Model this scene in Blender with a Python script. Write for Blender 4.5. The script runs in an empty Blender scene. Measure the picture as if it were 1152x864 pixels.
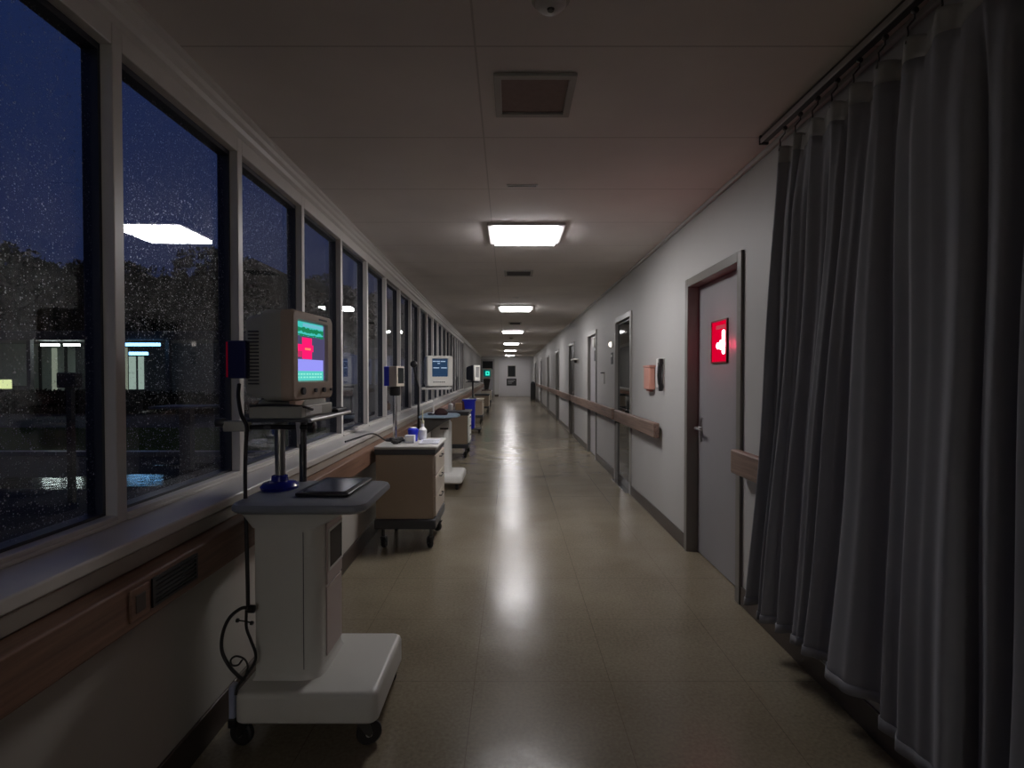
import bpy, bmesh, math, random
from mathutils import Vector, Matrix

SC = bpy.context.scene
COL = SC.collection
PI = math.pi
rnd = random.Random(7)

# ------------------------------------------------------------------ camera, sky, exposure
F = 600.0                                   # focal length in pixels of the 1152 wide frame
EYE = 1.38
cd = bpy.data.cameras.new('camera')
cam = bpy.data.objects.new('camera', cd)
COL.objects.link(cam)
cd.sensor_fit = 'HORIZONTAL'
cd.sensor_width = 36.0
cd.lens = 36.0 * F / 1152.0
cd.clip_start = 0.02
cd.clip_end = 400
cam.location = (0, 0, EYE)
cam.rotation_euler = (PI / 2 - math.atan(10.0 / F), 0, 0)
SC.camera = cam

LAMP = 34.0                                 # radiance of the ceiling light panels
world = bpy.data.worlds.new('dusk_sky')
SC.world = world
world.use_nodes = True
wn = world.node_tree.nodes
wl = world.node_tree.links
wn.clear()
wo = wn.new('ShaderNodeOutputWorld')
wb = wn.new('ShaderNodeBackground')
wt = wn.new('ShaderNodeTexCoord')
ws = wn.new('ShaderNodeSeparateXYZ')
wr = wn.new('ShaderNodeValToRGB')
wl.new(wt.outputs['Generated'], ws.inputs[0])
wl.new(ws.outputs['Z'], wr.inputs[0])
wl.new(wr.outputs[0], wb.inputs[0])
wl.new(wb.outputs[0], wo.inputs[0])
cr = wr.color_ramp
cr.elements[0].position = 0.0
cr.elements[0].color = (0.012, 0.017, 0.045, 1)
cr.elements[1].position = 0.75
cr.elements[1].color = (0.0085, 0.020, 0.082, 1)
e = cr.elements.new(0.25)
e.color = (0.010, 0.018, 0.060, 1)
wb.inputs[1].default_value = 1.0

SC.view_settings.view_transform = 'Standard'
SC.view_settings.look = 'None'
SC.view_settings.exposure = 0.0
SC.view_settings.gamma = 1.0
SC.view_settings.use_curve_mapping = False
SC.cycles.use_denoising = True
SC.cycles.max_bounces = 8
SC.cycles.diffuse_bounces = 6
SC.cycles.caustics_reflective = False
SC.cycles.caustics_refractive = False
SC.cycles.transparent_max_bounces = 12

# ------------------------------------------------------------------ materials
def pbr(name, col, rough=0.6, metal=0.0, spec=0.5, noise=0.0, nscale=8.0, bump=0.0, bscale=60.0, coat=0.0):
    m = bpy.data.materials.new(name)
    m.use_nodes = True
    nt = m.node_tree
    b = nt.nodes['Principled BSDF']
    b.inputs['Base Color'].default_value = (*col, 1)
    b.inputs['Roughness'].default_value = rough
    b.inputs['Metallic'].default_value = metal
    b.inputs['Specular IOR Level'].default_value = spec
    b.inputs['Coat Weight'].default_value = coat
    tc = nt.nodes.new('ShaderNodeTexCoord')
    if noise > 0:
        n = nt.nodes.new('ShaderNodeTexNoise')
        n.inputs['Scale'].default_value = nscale
        n.inputs['Detail'].default_value = 5
        nt.links.new(tc.outputs['Object'], n.inputs['Vector'])
        mx = nt.nodes.new('ShaderNodeMix')
        mx.data_type = 'RGBA'
        mx.inputs[6].default_value = (*[c * (1 - noise) for c in col], 1)
        mx.inputs[7].default_value = (*[min(1, c * (1 + noise)) for c in col], 1)
        nt.links.new(n.outputs[0], mx.inputs[0])
        nt.links.new(mx.outputs[2], b.inputs['Base Color'])
    if bump > 0:
        n2 = nt.nodes.new('ShaderNodeTexNoise')
        n2.inputs['Scale'].default_value = bscale
        n2.inputs['Detail'].default_value = 3
        nt.links.new(tc.outputs['Object'], n2.inputs['Vector'])
        bp = nt.nodes.new('ShaderNodeBump')
        bp.inputs['Strength'].default_value = bump
        bp.inputs['Distance'].default_value = 0.01
        nt.links.new(n2.outputs[0], bp.inputs['Height'])
        nt.links.new(bp.outputs[0], b.inputs['Normal'])
    return m

def emit(name, col, k):
    m = bpy.data.materials.new(name)
    m.use_nodes = True
    nt = m.node_tree
    nt.nodes.clear()
    o = nt.nodes.new('ShaderNodeOutputMaterial')
    e_ = nt.nodes.new('ShaderNodeEmission')
    e_.inputs[0].default_value = (*col, 1)
    e_.inputs[1].default_value = k
    nt.links.new(e_.outputs[0], o.inputs[0])
    return m

def math_node(nt, op, a=None, b=None, c=None):
    n = nt.nodes.new('ShaderNodeMath')
    n.operation = op
    for i, v in enumerate((a, b, c)):
        if v is None:
            continue
        if isinstance(v, (int, float)):
            n.inputs[i].default_value = v
        else:
            nt.links.new(v, n.inputs[i])
    return n.outputs[0]

def wood(name, c1, c2, rough=0.45):
    m = pbr(name, c1, rough)
    nt = m.node_tree
    b = nt.nodes['Principled BSDF']
    tc = nt.nodes.new('ShaderNodeTexCoord')
    mp = nt.nodes.new('ShaderNodeMapping')
    mp.inputs['Scale'].default_value = (30, 1.2, 34)
    nt.links.new(tc.outputs['Object'], mp.inputs[0])
    n = nt.nodes.new('ShaderNodeTexNoise')
    n.inputs['Scale'].default_value = 1.6
    n.inputs['Detail'].default_value = 6
    n.inputs['Roughness'].default_value = 0.6
    nt.links.new(mp.outputs[0], n.inputs['Vector'])
    r = nt.nodes.new('ShaderNodeValToRGB')
    r.color_ramp.elements[0].position = 0.32
    r.color_ramp.elements[0].color = (*c1, 1)
    r.color_ramp.elements[1].position = 0.68
    r.color_ramp.elements[1].color = (*c2, 1)
    nt.links.new(n.outputs[0], r.inputs[0])
    nt.links.new(r.outputs[0], b.inputs['Base Color'])
    bp = nt.nodes.new('ShaderNodeBump')
    bp.inputs['Strength'].default_value = 0.15
    bp.inputs['Distance'].default_value = 0.005
    nt.links.new(n.outputs[0], bp.inputs['Height'])
    nt.links.new(bp.outputs[0], b.inputs['Normal'])
    return m

def floor_material():
    m = pbr('polished_vinyl_tile', (0.23, 0.195, 0.14), 0.2, spec=0.32)
    nt = m.node_tree
    b = nt.nodes['Principled BSDF']
    tc = nt.nodes.new('ShaderNodeTexCoord')
    n = nt.nodes.new('ShaderNodeTexNoise')
    n.inputs['Scale'].default_value = 70
    n.inputs['Detail'].default_value = 4
    nt.links.new(tc.outputs['Object'], n.inputs['Vector'])
    n2 = nt.nodes.new('ShaderNodeTexNoise')
    n2.inputs['Scale'].default_value = 1.7
    n2.inputs['Detail'].default_value = 5
    nt.links.new(tc.outputs['Object'], n2.inputs['Vector'])
    r = nt.nodes.new('ShaderNodeValToRGB')
    r.color_ramp.elements[0].position = 0.3
    r.color_ramp.elements[0].color = (0.145, 0.12, 0.083, 1)
    r.color_ramp.elements[1].position = 0.7
    r.color_ramp.elements[1].color = (0.26, 0.225, 0.16, 1)
    mix = math_node(nt, 'ADD', math_node(nt, 'MULTIPLY', n.outputs[0], 0.55), math_node(nt, 'MULTIPLY', n2.outputs[0], 0.45))
    nt.links.new(mix, r.inputs[0])
    # tile joints every 0.61 m
    sx = nt.nodes.new('ShaderNodeSeparateXYZ')
    nt.links.new(tc.outputs['Object'], sx.inputs[0])
    def line(s, off):
        f = math_node(nt, 'FRACT', math_node(nt, 'DIVIDE', math_node(nt, 'ADD', s, 100 + off), 0.61))
        return math_node(nt, 'LESS_THAN', f, 0.005)
    j = math_node(nt, 'MAXIMUM', line(sx.outputs[0], 0.21), line(sx.outputs[1], 0.1))
    mx = nt.nodes.new('ShaderNodeMix')
    mx.data_type = 'RGBA'
    mx.inputs[7].default_value = (0.10, 0.082, 0.058, 1)
    nt.links.new(math_node(nt, 'MULTIPLY', j, 0.75), mx.inputs[0])
    nt.links.new(r.outputs[0], mx.inputs[6])
    nt.links.new(mx.outputs[2], b.inputs['Base Color'])
    rr = nt.nodes.new('ShaderNodeMapRange')
    rr.inputs['To Min'].default_value = 0.17
    rr.inputs['To Max'].default_value = 0.30
    nt.links.new(n2.outputs[0], rr.inputs['Value'])
    nt.links.new(rr.outputs[0], b.inputs['Roughness'])
    n3 = nt.nodes.new('ShaderNodeTexNoise')
    n3.inputs['Scale'].default_value = 7.0
    n3.inputs['Detail'].default_value = 6
    nt.links.new(tc.outputs['Object'], n3.inputs['Vector'])
    bp = nt.nodes.new('ShaderNodeBump')
    bp.inputs['Strength'].default_value = 0.4
    bp.inputs['Distance'].default_value = 0.006
    nt.links.new(n3.outputs[0], bp.inputs['Height'])
    nt.links.new(bp.outputs[0], b.inputs['Normal'])
    return m

def ceiling_material():
    m = pbr('painted_ceiling_board', (0.6, 0.56, 0.54), 0.85)
    nt = m.node_tree
    b = nt.nodes['Principled BSDF']
    tc = nt.nodes.new('ShaderNodeTexCoord')
    sx = nt.nodes.new('ShaderNodeSeparateXYZ')
    nt.links.new(tc.outputs['Object'], sx.inputs[0])
    f = math_node(nt, 'FRACT', math_node(nt, 'DIVIDE', math_node(nt, 'ADD', sx.outputs[1], 100 - 2.0), 0.76))
    a = math_node(nt, 'LESS_THAN', math_node(nt, 'ABSOLUTE', math_node(nt, 'SUBTRACT', f, 0.579)), 0.0065)
    xx = math_node(nt, 'ADD', math_node(nt, 'ADD', sx.outputs[0], 0.115), math_node(nt, 'MULTIPLY', sx.outputs[1], 0.0108))
    c = math_node(nt, 'LESS_THAN', math_node(nt, 'ABSOLUTE', xx), 0.004)
    j = math_node(nt, 'MAXIMUM', a, c)
    n = nt.nodes.new('ShaderNodeTexNoise')
    n.inputs['Scale'].default_value = 1.3
    n.inputs['Detail'].default_value = 4
    nt.links.new(tc.outputs['Object'], n.inputs['Vector'])
    r = nt.nodes.new('ShaderNodeValToRGB')
    r.color_ramp.elements[0].position = 0.35
    r.color_ramp.elements[0].color = (0.66, 0.62, 0.60, 1)
    r.color_ramp.elements[1].position = 0.65
    r.color_ramp.elements[1].color = (0.75, 0.71, 0.68, 1)
    nt.links.new(n.outputs[0], r.inputs[0])
    mx = nt.nodes.new('ShaderNodeMix')
    mx.data_type = 'RGBA'
    mx.inputs[7].default_value = (0.20, 0.18, 0.165, 1)
    nt.links.new(math_node(nt, 'MULTIPLY', j, 0.38), mx.inputs[0])
    nt.links.new(r.outputs[0], mx.inputs[6])
    nt.links.new(mx.outputs[2], b.inputs['Base Color'])
    return m

def glass_material():
    """window glass with rain drops standing on it"""
    m = bpy.data.materials.new('rainy_window_glass')
    m.use_nodes = True
    nt = m.node_tree
    nt.nodes.clear()
    out = nt.nodes.new('ShaderNodeOutputMaterial')
    tc = nt.nodes.new('ShaderNodeTexCoord')
    sx = nt.nodes.new('ShaderNodeSeparateXYZ')
    nt.links.new(tc.outputs['Object'], sx.inputs[0])
    cb = nt.nodes.new('ShaderNodeCombineXYZ')
    nt.links.new(sx.outputs[1], cb.inputs[0])
    nt.links.new(sx.outputs[2], cb.inputs[1])
    def drops(scale, lim, power):
        v = nt.nodes.new('ShaderNodeTexVoronoi')
        v.voronoi_dimensions = '2D'
        v.inputs['Scale'].default_value = scale
        nt.links.new(cb.outputs[0], v.inputs['Vector'])
        sc_ = nt.nodes.new('ShaderNodeSeparateColor')
        nt.links.new(v.outputs['Color'], sc_.inputs[0])
        thr = math_node(nt, 'MULTIPLY', math_node(nt, 'POWER', sc_.outputs[0], power), lim)
        mask = math_node(nt, 'LESS_THAN', v.outputs['Distance'], thr)
        return math_node(nt, 'MULTIPLY', mask, sc_.outputs[1])
    d = math_node(nt, 'MAXIMUM', drops(165, 0.42, 2.6), drops(85, 0.28, 5.0))
    # thin water film in vertical runs
    mp = nt.nodes.new('ShaderNodeMapping')
    mp.inputs['Scale'].default_value = (48, 5.0, 1)
    nt.links.new(cb.outputs[0], mp.inputs[0])
    n = nt.nodes.new('ShaderNodeTexNoise')
    n.inputs['Scale'].default_value = 1.0
    n.inputs['Detail'].default_value = 4
    nt.links.new(mp.outputs[0], n.inputs['Vector'])
    film = nt.nodes.new('ShaderNodeMapRange')
    film.inputs['From Min'].default_value = 0.45
    film.inputs['From Max'].default_value = 0.75
    film.inputs['To Min'].default_value = 0.0
    film.inputs['To Max'].default_value = 0.045
    nt.links.new(n.outputs[0], film.inputs['Value'])
    tr = nt.nodes.new('ShaderNodeBsdfTransparent')
    tr.inputs[0].default_value = (0.93, 0.95, 0.96, 1)
    gl = nt.nodes.new('ShaderNodeBsdfGlossy')
    gl.inputs['Roughness'].default_value = 0.0
    gl.inputs[0].default_value = (0.9, 0.92, 0.95, 1)
    lw = nt.nodes.new('ShaderNodeFresnel')
    lw.inputs['IOR'].default_value = 1.5
    fr = math_node(nt, 'MINIMUM', math_node(nt, 'MULTIPLY', lw.outputs[0], 1.1), 1.0)
    m1 = nt.nodes.new('ShaderNodeMixShader')
    nt.links.new(fr, m1.inputs[0])
    nt.links.new(tr.outputs[0], m1.inputs[1])
    nt.links.new(gl.outputs[0], m1.inputs[2])
    df = nt.nodes.new('ShaderNodeBsdfDiffuse')
    df.inputs[0].default_value = (0.62, 0.66, 0.72, 1)
    g2 = nt.nodes.new('ShaderNodeBsdfGlossy')
    g2.inputs['Roughness'].default_value = 0.45
    m0 = nt.nodes.new('ShaderNodeMixShader')
    m0.inputs[0].default_value = 0.35
    nt.links.new(df.outputs[0], m0.inputs[1])
    nt.links.new(g2.outputs[0], m0.inputs[2])
    fac = math_node(nt, 'MAXIMUM', math_node(nt, 'MULTIPLY', d, 0.62), film.outputs[0])
    m2 = nt.nodes.new('ShaderNodeMixShader')
    nt.links.new(fac, m2.inputs[0])
    nt.links.new(m1.outputs[0], m2.inputs[1])
    nt.links.new(m0.outputs[0], m2.inputs[2])
    nt.links.new(m2.outputs[0], out.inputs[0])
    return m

M = dict(
    wall=pbr('grey_wall_paint', (0.46, 0.455, 0.445), 0.55, noise=0.05, nscale=2.0, bump=0.03, bscale=40),
    wall_left=pbr('cream_wall_paint', (0.42, 0.40, 0.36), 0.6, noise=0.06, nscale=3.0),
    floor=floor_material(),
    ceiling=ceiling_material(),
    base=pbr('brown_vinyl_baseboard', (0.060, 0.045, 0.037), 0.4),
    sill=pbr('painted_ledge', (0.58, 0.56, 0.53), 0.28, noise=0.14, nscale=6),
    apron=pbr('ledge_fascia', (0.34, 0.31, 0.265), 0.5, noise=0.1, nscale=7),
    mullion=pbr('window_frame_paint', (0.60, 0.58, 0.55), 0.38, noise=0.08, nscale=5),
    gasket=pbr('dark_window_stop', (0.035, 0.04, 0.052), 0.35),
    glass=glass_material(),
    wood=wood('handrail_wood', (0.13, 0.085, 0.066), (0.29, 0.195, 0.155)),
    wood_dark=wood('bumper_rail_wood', (0.145, 0.078, 0.05), (0.26, 0.145, 0.098)),
    door=pbr('grey_door_paint', (0.245, 0.24, 0.25), 0.42, noise=0.03),
    door_light=pbr('pale_door_paint', (0.46, 0.45, 0.46), 0.4),
    door_dark=pbr('dark_brown_door', (0.045, 0.038, 0.032), 0.4),
    frame=pbr('olive_grey_door_frame', (0.17, 0.162, 0.145), 0.35),
    frame_light=pbr('grey_metal_door_frame', (0.27, 0.26, 0.245), 0.35),
    dark_glass=pbr('dark_door_glass', (0.010, 0.014, 0.015), 0.03, spec=0.9),
    dark_pane=pbr('dark_unlit_pane', (0.012, 0.013, 0.014), 0.6, spec=0.2),
    metal=pbr('brushed_steel', (0.52, 0.52, 0.52), 0.3, metal=1.0),
    dmetal=pbr('dark_steel', (0.10, 0.10, 0.10), 0.35, metal=0.9),
    chrome=pbr('chrome', (0.75, 0.75, 0.76), 0.12, metal=1.0),
    black=pbr('black_plastic', (0.012, 0.012, 0.013), 0.35),
    rubber=pbr('black_rubber', (0.014, 0.013, 0.013), 0.55),
    cart=pbr('off_white_plastic', (0.56, 0.56, 0.52), 0.38, noise=0.03),
    cart_white=pbr('white_plastic', (0.78, 0.78, 0.75), 0.35),
    cart_beige=pbr('tan_cabinet_laminate', (0.36, 0.285, 0.21), 0.5, noise=0.04),
    cart_cream=pbr('cream_cabinet_edge', (0.55, 0.49, 0.41), 0.45),
    tabletop=pbr('grey_blue_cart_top', (0.20, 0.215, 0.235), 0.33),
    tabletop_white=pbr('pale_grey_cart_top', (0.52, 0.51, 0.48), 0.35),
    slate=pbr('dark_slate_plastic', (0.045, 0.048, 0.056), 0.4),
    blue=pbr('bright_blue_plastic', (0.015, 0.03, 0.62), 0.3),
    navy=pbr('navy_plastic', (0.012, 0.018, 0.26), 0.22),
    paleblue=pbr('pale_blue_tray', (0.34, 0.46, 0.58), 0.4),
    beige=pbr('aged_beige_plastic', (0.40, 0.40, 0.345), 0.5, noise=0.03),
    beige2=pbr('warm_beige_bezel', (0.46, 0.36, 0.28), 0.5),
    white=pbr('white_monitor_plastic', (0.88, 0.87, 0.81), 0.4),
    paper=pbr('white_paper', (0.72, 0.74, 0.82), 0.8),
    pink=pbr('salmon_plastic', (0.62, 0.30, 0.235), 0.45),
    curtain=pbr('grey_curtain_cloth', (0.235, 0.238, 0.26), 0.8, spec=0.2, noise=0.05, nscale=30),
    mesh_band=pbr('pale_curtain_heading', (0.30, 0.30, 0.29), 0.8),
    lamp=emit('lit_ceiling_panel', (1.0, 0.965, 0.97), LAMP),
    trim_white=pbr('white_lamp_trim', (0.55, 0.54, 0.53), 0.5),
    vent=pbr('brown_vent_filter', (0.25, 0.19, 0.175), 0.8, noise=0.15, nscale=30),
    vent_frame=pbr('grey_vent_frame', (0.40, 0.385, 0.36), 0.6),
)

# ------------------------------------------------------------------ mesh builder
class MB:
    def __init__(self):
        self.v, self.f = [], []
    def add(self, vs, fs):
        n = len(self.v)
        self.v += [tuple(a) for a in vs]
        self.f += [tuple(i + n for i in q) for q in fs]
        return self
    def box(self, x0, x1, y0, y1, z0, z1):
        return self.add([(x0, y0, z0), (x1, y0, z0), (x1, y1, z0), (x0, y1, z0), (x0, y0, z1), (x1, y0, z1), (x1, y1, z1), (x0, y1, z1)],
                        [(0, 3, 2, 1), (4, 5, 6, 7), (0, 1, 5, 4), (1, 2, 6, 5), (2, 3, 7, 6), (3, 0, 4, 7)])
    def hexa(self, pts):                     # 4 bottom then 4 top points
        return self.add(pts, [(0, 3, 2, 1), (4, 5, 6, 7), (0, 1, 5, 4), (1, 2, 6, 5), (2, 3, 7, 6), (3, 0, 4, 7)])
    def prism(self, poly, z0, z1, axis='z'):
        n = len(poly)
        def p(a, b, c):
            return {'z': (a, b, c), 'y': (a, c, b), 'x': (c, a, b)}[axis]
        vs = [p(a, b, z0) for a, b in poly] + [p(a, b, z1) for a, b in poly]
        fs = [tuple(reversed(range(n))), tuple(range(n, 2 * n))] + [(i, (i + 1) % n, n + (i + 1) % n, n + i) for i in range(n)]
        return self.add(vs, fs)
    def loft(self, rings, cap=True):
        n = len(rings[0])
        vs = [p for r in rings for p in r]
        fs = []
        for k in range(len(rings) - 1):
            for i in range(n):
                j = (i + 1) % n
                fs.append((k * n + i, k * n + j, (k + 1) * n + j, (k + 1) * n + i))
        if cap:
            fs.append(tuple(reversed(range(n))))
            fs.append(tuple((len(rings) - 1) * n + i for i in range(n)))
        return self.add(vs, fs)
    def lathe(self, prof, c=(0, 0, 0), axis='z', seg=20):
        rings = []
        for r, h in prof:
            ring = []
            for i in range(seg):
                a = 2 * PI * i / seg
                u, w = r * math.cos(a), r * math.sin(a)
                q = {'z': (u, w, h), 'x': (h, u, w), 'y': (w, h, u)}[axis]
                ring.append((c[0] + q[0], c[1] + q[1], c[2] + q[2]))
            rings.append(ring)
        return self.loft(rings)
    def tube(self, pts, r, seg=10):
        pts = [Vector(p) for p in pts]
        rings = []
        up = Vector((0.13, 0.31, 0.94)).normalized()
        for i, p in enumerate(pts):
            t = (pts[min(i + 1, len(pts) - 1)] - pts[max(i - 1, 0)]).normalized()
            a = t.cross(up)
            if a.length < 1e-3:
                a = t.cross(Vector((1, 0, 0)))
            a.normalize()
            b = t.cross(a)
            up = a.cross(t)
            rr = r[i] if isinstance(r, (list, tuple)) else r
            rings.append([tuple(p + a * rr * math.cos(2 * PI * k / seg) + b * rr * math.sin(2 * PI * k / seg)) for k in range(seg)])
        return self.loft(rings)
    def ring(self, o, i, y0, y1):
        """picture-frame ring in the xz plane; o, i = (x0,x1,z0,z1)"""
        def q(r, y):
            return [(r[0], y, r[2]), (r[1], y, r[2]), (r[1], y, r[3]), (r[0], y, r[3])]
        vs = q(o, y0) + q(i, y0) + q(o, y1) + q(i, y1)
        fs = []
        for k in range(4):
            l = (k + 1) % 4
            fs += [(k, l, 4 + l, 4 + k), (8 + k, 12 + k, 12 + l, 8 + l), (k, 8 + k, 8 + l, l), (4 + k, 4 + l, 12 + l, 12 + k)]
        return self.add(vs, fs)
    def build(self, name, mat, parent=None, loc=None, rotz=0.0, bevel=0.0, seg=2, smooth=True, recalc=True):
        me = bpy.data.meshes.new(name)
        me.from_pydata(self.v, [], self.f)
        me.update()
        bm = bmesh.new()
        bm.from_mesh(me)
        if recalc:
            bmesh.ops.recalc_face_normals(bm, faces=bm.faces)
        bm.to_mesh(me)
        bm.free()
        me.materials.append(mat)
        if smooth:
            for p in me.polygons:
                p.use_smooth = True
            me.set_sharp_from_angle(angle=math.radians(38))
        o = bpy.data.objects.new(name, me)
        COL.objects.link(o)
        if parent:
            o.parent = parent
        if loc:
            o.location = loc
        o.rotation_euler[2] = rotz
        if bevel:
            b = o.modifiers.new('bevel', 'BEVEL')
            b.width = bevel
            b.segments = seg
            b.limit_method = 'ANGLE'
            b.angle_limit = math.radians(40)
            b.harden_normals = False
        return o

def tag(o, label=None, cat=None, group=None, kind=None):
    if label: o['label'] = label
    if cat: o['category'] = cat
    if group: o['group'] = group
    if kind: o['kind'] = kind
    return o

def thing(name, label, cat, loc=(0, 0, 0), rotz=0.0, group=None, kind=None):
    o = bpy.data.objects.new(name, None)
    o.empty_display_size = 0.1
    COL.objects.link(o)
    o.location = loc
    o.rotation_euler[2] = rotz
    return tag(o, label, cat, group, kind)

def dup(o, parent=None, loc=None):
    c = o.copy()
    COL.objects.link(c)
    c.parent = parent
    for ch in list(o.children):
        dup(ch, c)
    if loc:
        c.location = loc
    return c

def sub_bevel_poly(x0, x1, y0, y1, r, n=5):
    pts = []
    for cx, cy, a0 in ((x1 - r, y1 - r, 0), (x0 + r, y1 - r, 90), (x0 + r, y0 + r, 180), (x1 - r, y0 + r, 270)):
        for k in range(n + 1):
            a = math.radians(a0 + 90 * k / n)
            pts.append((cx + r * math.cos(a), cy + r * math.sin(a)))
    return pts

# ------------------------------------------------------------------ setting
H = 2.60
YE = 34.5
YB = -7.6
TILT = math.atan(0.0217)                    # the window wall runs slightly away from the corridor axis
def struct(o, kind='structure'):
    o['kind'] = kind
    return o
def left(mb, name, mat, **kw):
    return mb.build(name, mat, rotz=TILT, **kw)

PLAN = [(-1.44 - 0.0217 * YB, YB), (1.75, YB), (1.75, YE + 0.3), (-1.44 - 0.0217 * (YE + 0.3), YE + 0.3)]
struct(MB().prism(PLAN, -0.12, 0).build('floor', M['floor'], smooth=False))
struct(MB().prism(PLAN, H, H + 0.12).build('ceiling', M['ceiling'], smooth=False))

# right wall with its doorways
DOORS = [(3.23, 4.16), (6.18, 7.06), (8.72, 9.62), (11.85, 12.8), (15.6, 16.6), (19.8, 20.8), (24.6, 25.6), (31.0, 31.9)]
XR = 1.38
DH = 2.075
mb = MB()
y = YB
for a, b in DOORS:
    mb.box(XR, XR + 0.16, y, a, 0, H)
    mb.box(XR, XR + 0.16, a, b, DH, H)
    y = b
mb.box(XR, XR + 0.16, y, YE + 0.1, 0, H)
struct(mb.build('wall_right', M['wall'], smooth=False))
mb = MB()
y = YB
for a, b in DOORS:
    mb.box(XR - 0.012, XR - 0.0005, y, a - 0.055, 0, 0.115)
    y = b + 0.055
mb.box(XR - 0.012, XR - 0.0005, y, YE, 0, 0.115)
struct(mb.build('baseboard_right', M['base'], bevel=0.003))
struct(MB().box(XR - 0.022, XR - 0.0005, YB, YE, H - 0.03, H - 0.0005).build('trim_1', M['wall'], bevel=0.006))

# end and back walls
struct(MB().box(-2.3, 1.7, YE, YE + 0.12, 0, H).build('wall_end', M['wall'], smooth=False))
struct(MB().box(-1.4, 1.7, YB - 0.12, YB, -0.1, H + 0.1).build('wall_back', pbr('white_wall_paint', (0.78, 0.77, 0.74), 0.7), smooth=False))  # unseen back wall, set close and white to bounce light onto the carts
struct(MB().box(-2.1, XR - 0.03, YE - 0.02, YE - 0.001, 0, 0.12).build('baseboard_end', M['base']))

# left wall, in the frame that runs along the wall (x across, y along)
MW = 0.046
SW, P0, PIT = 0.122 + 0.82 * 22, 0.122, 0.82
ZB, ZT, ZS = 0.925, 2.445, 0.895            # glass bottom, glass top, ledge top
mb = MB()
mb.box(-1.45, -1.10, YB, YE + 0.1, 0, 0.855)                   # dado under the ledge
mb.box(-1.45, -1.25, YB, P0, 0.855, H)
mb.box(-1.45, -1.25, P0, SW + MW, ZT + 0.075, H)            # over the windows
struct(left(mb, 'wall_left', M['wall_left'], smooth=False))
struct(left(MB().box(-1.45, -1.25, SW + MW, YE + 0.1, 0.8955, H), 'trim_7', pbr('taupe_wall_paint', (0.20, 0.19, 0.178), 0.6), smooth=False))
mb = MB()
mb.box(-1.0995, -1.088, YB, YE, 0, 0.126)
struct(left(mb, 'baseboard_left', M['base'], bevel=0.003))
mb = MB()
mb.box(-1.42, -1.075, YB, YE, 0.858, ZS)
struct(left(mb, 'trim_2', M['sill'], bevel=0.006))
mb = MB()
mb.box(-1.0995, -1.085, YB, YE, 0.806, 0.856)
struct(left(mb, 'trim_3', M['apron'], bevel=0.003))
# head moulding in steps between the window head and the ceiling
mb = MB()
poly = [(-1.25, H - 0.001), (-1.185, H - 0.001), (-1.185, H - 0.018), (-1.20, H - 0.026), (-1.205, H - 0.045), (-1.222, H - 0.055), (-1.228, H - 0.075), (-1.25, H - 0.085)]
mb.prism([(a, b) for a, b in poly], YB, YE, axis='y')
struct(left(mb, 'trim_4', M['mullion'], smooth=False))

# windows: one frame, dark stop and rainy pane each
def window(i, s):
    a, b = s + MW, s + PIT
    w = MB()
    w.box(-1.345, -1.25, a - MW, a, ZS, ZT + 0.074)          # near mullion
    w.box(-1.345, -1.25, a, b, ZS, ZB - 0.004)                   # bottom rail
    w.box(-1.345, -1.25, a, b, ZT, ZT + 0.074)                   # head rail
    w.box(-1.262, -1.242, a, b, ZS, ZS + 0.012)
    o = left(w, 'window_%d' % i, M['mullion'], bevel=0.003)
    tag(o, kind='structure')
    g = MB()
    g.box(-1.34, -1.288, a, a + 0.012, ZB - 0.004, ZT)
    g.box(-1.34, -1.288, b - 0.012, b, ZB - 0.004, ZT)
    g.box(-1.34, -1.288, a, b, ZB - 0.004, ZB + 0.006)
    g.box(-1.34, -1.288, a, b, ZT - 0.022, ZT)
    g.build('window_stop', M['gasket'], parent=o)
    p = MB()
    p.add([(-1.312, a, ZB), (-1.312, b, ZB), (-1.312, b, ZT), (-1.312, a, ZT)], [(0, 1, 2, 3)])
    p.build('window_pane', M['glass'], parent=o, recalc=False)
    return o
k = 0
s = P0
while s < SW - 0.1:
    k += 1
    window(k, s)
    s += PIT
struct(left(MB().box(-1.345, -1.25, s, s + MW, ZS, ZT + 0.074), 'trim_5', M['mullion'], bevel=0.003))

# left bumper rail with its socket and vent
def rail(pts_box, side, name, label, mat, rotz=0.0):
    x0, x1, y0, y1, z0, z1, wallx = pts_box
    t = thing(name, label, 'handrail', (0, 0, 0), rotz)
    m_ = MB()
    m_.box(x0, x1, y0, y1, z0, z1)
    m_.build('rail_board', mat, t, bevel=0.010, seg=3)
    n = max(2, int((y1 - y0) / 1.4) + 1)
    xa, xb = (x1 - 0.003, wallx - 0.0005) if side > 0 else (wallx + 0.0005, x0 + 0.003)
    for j in range(n):
        yy = y0 + 0.12 + (y1 - y0 - 0.24) * j / (n - 1)
        if any(a - 0.02 < yy < b + 0.02 for a, b in DOORS) and side > 0:
            yy += 0.5 if yy + 0.5 < y1 - 0.05 else -0.5
        if any(a - 0.02 < yy < b + 0.02 for a, b in DOORS) and side > 0:
            continue
        MB().box(xa, xb, yy - 0.02, yy + 0.02, (z0 + z1) / 2 - 0.03, (z0 + z1) / 2 + 0.03).build('rail_bracket', M['dmetal'], t)
    return t
lr = thing('bumper_rail', 'long brown wooden bumper rail running below the window ledge', 'wall rail', (0, 0, 0), TILT)
m_ = MB()
m_.box(-1.0990, -1.02, YB + 0.02, YE - 0.05, 0.672, 0.802)
m_.build('rail_board', M['wood_dark'], lr, bevel=0.008, seg=3)
RO = MB().box(-1.021, -1.014, 1.475, 1.555, 0.695, 0.785).build('socket_plate', M['wood_dark'], lr, bevel=0.003)
MB().box(-1.0145, -1.0115, 1.495, 1.535, 0.715, 0.765).build('socket_face', M['base'], RO, bevel=0.002)
m_ = MB()
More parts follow.
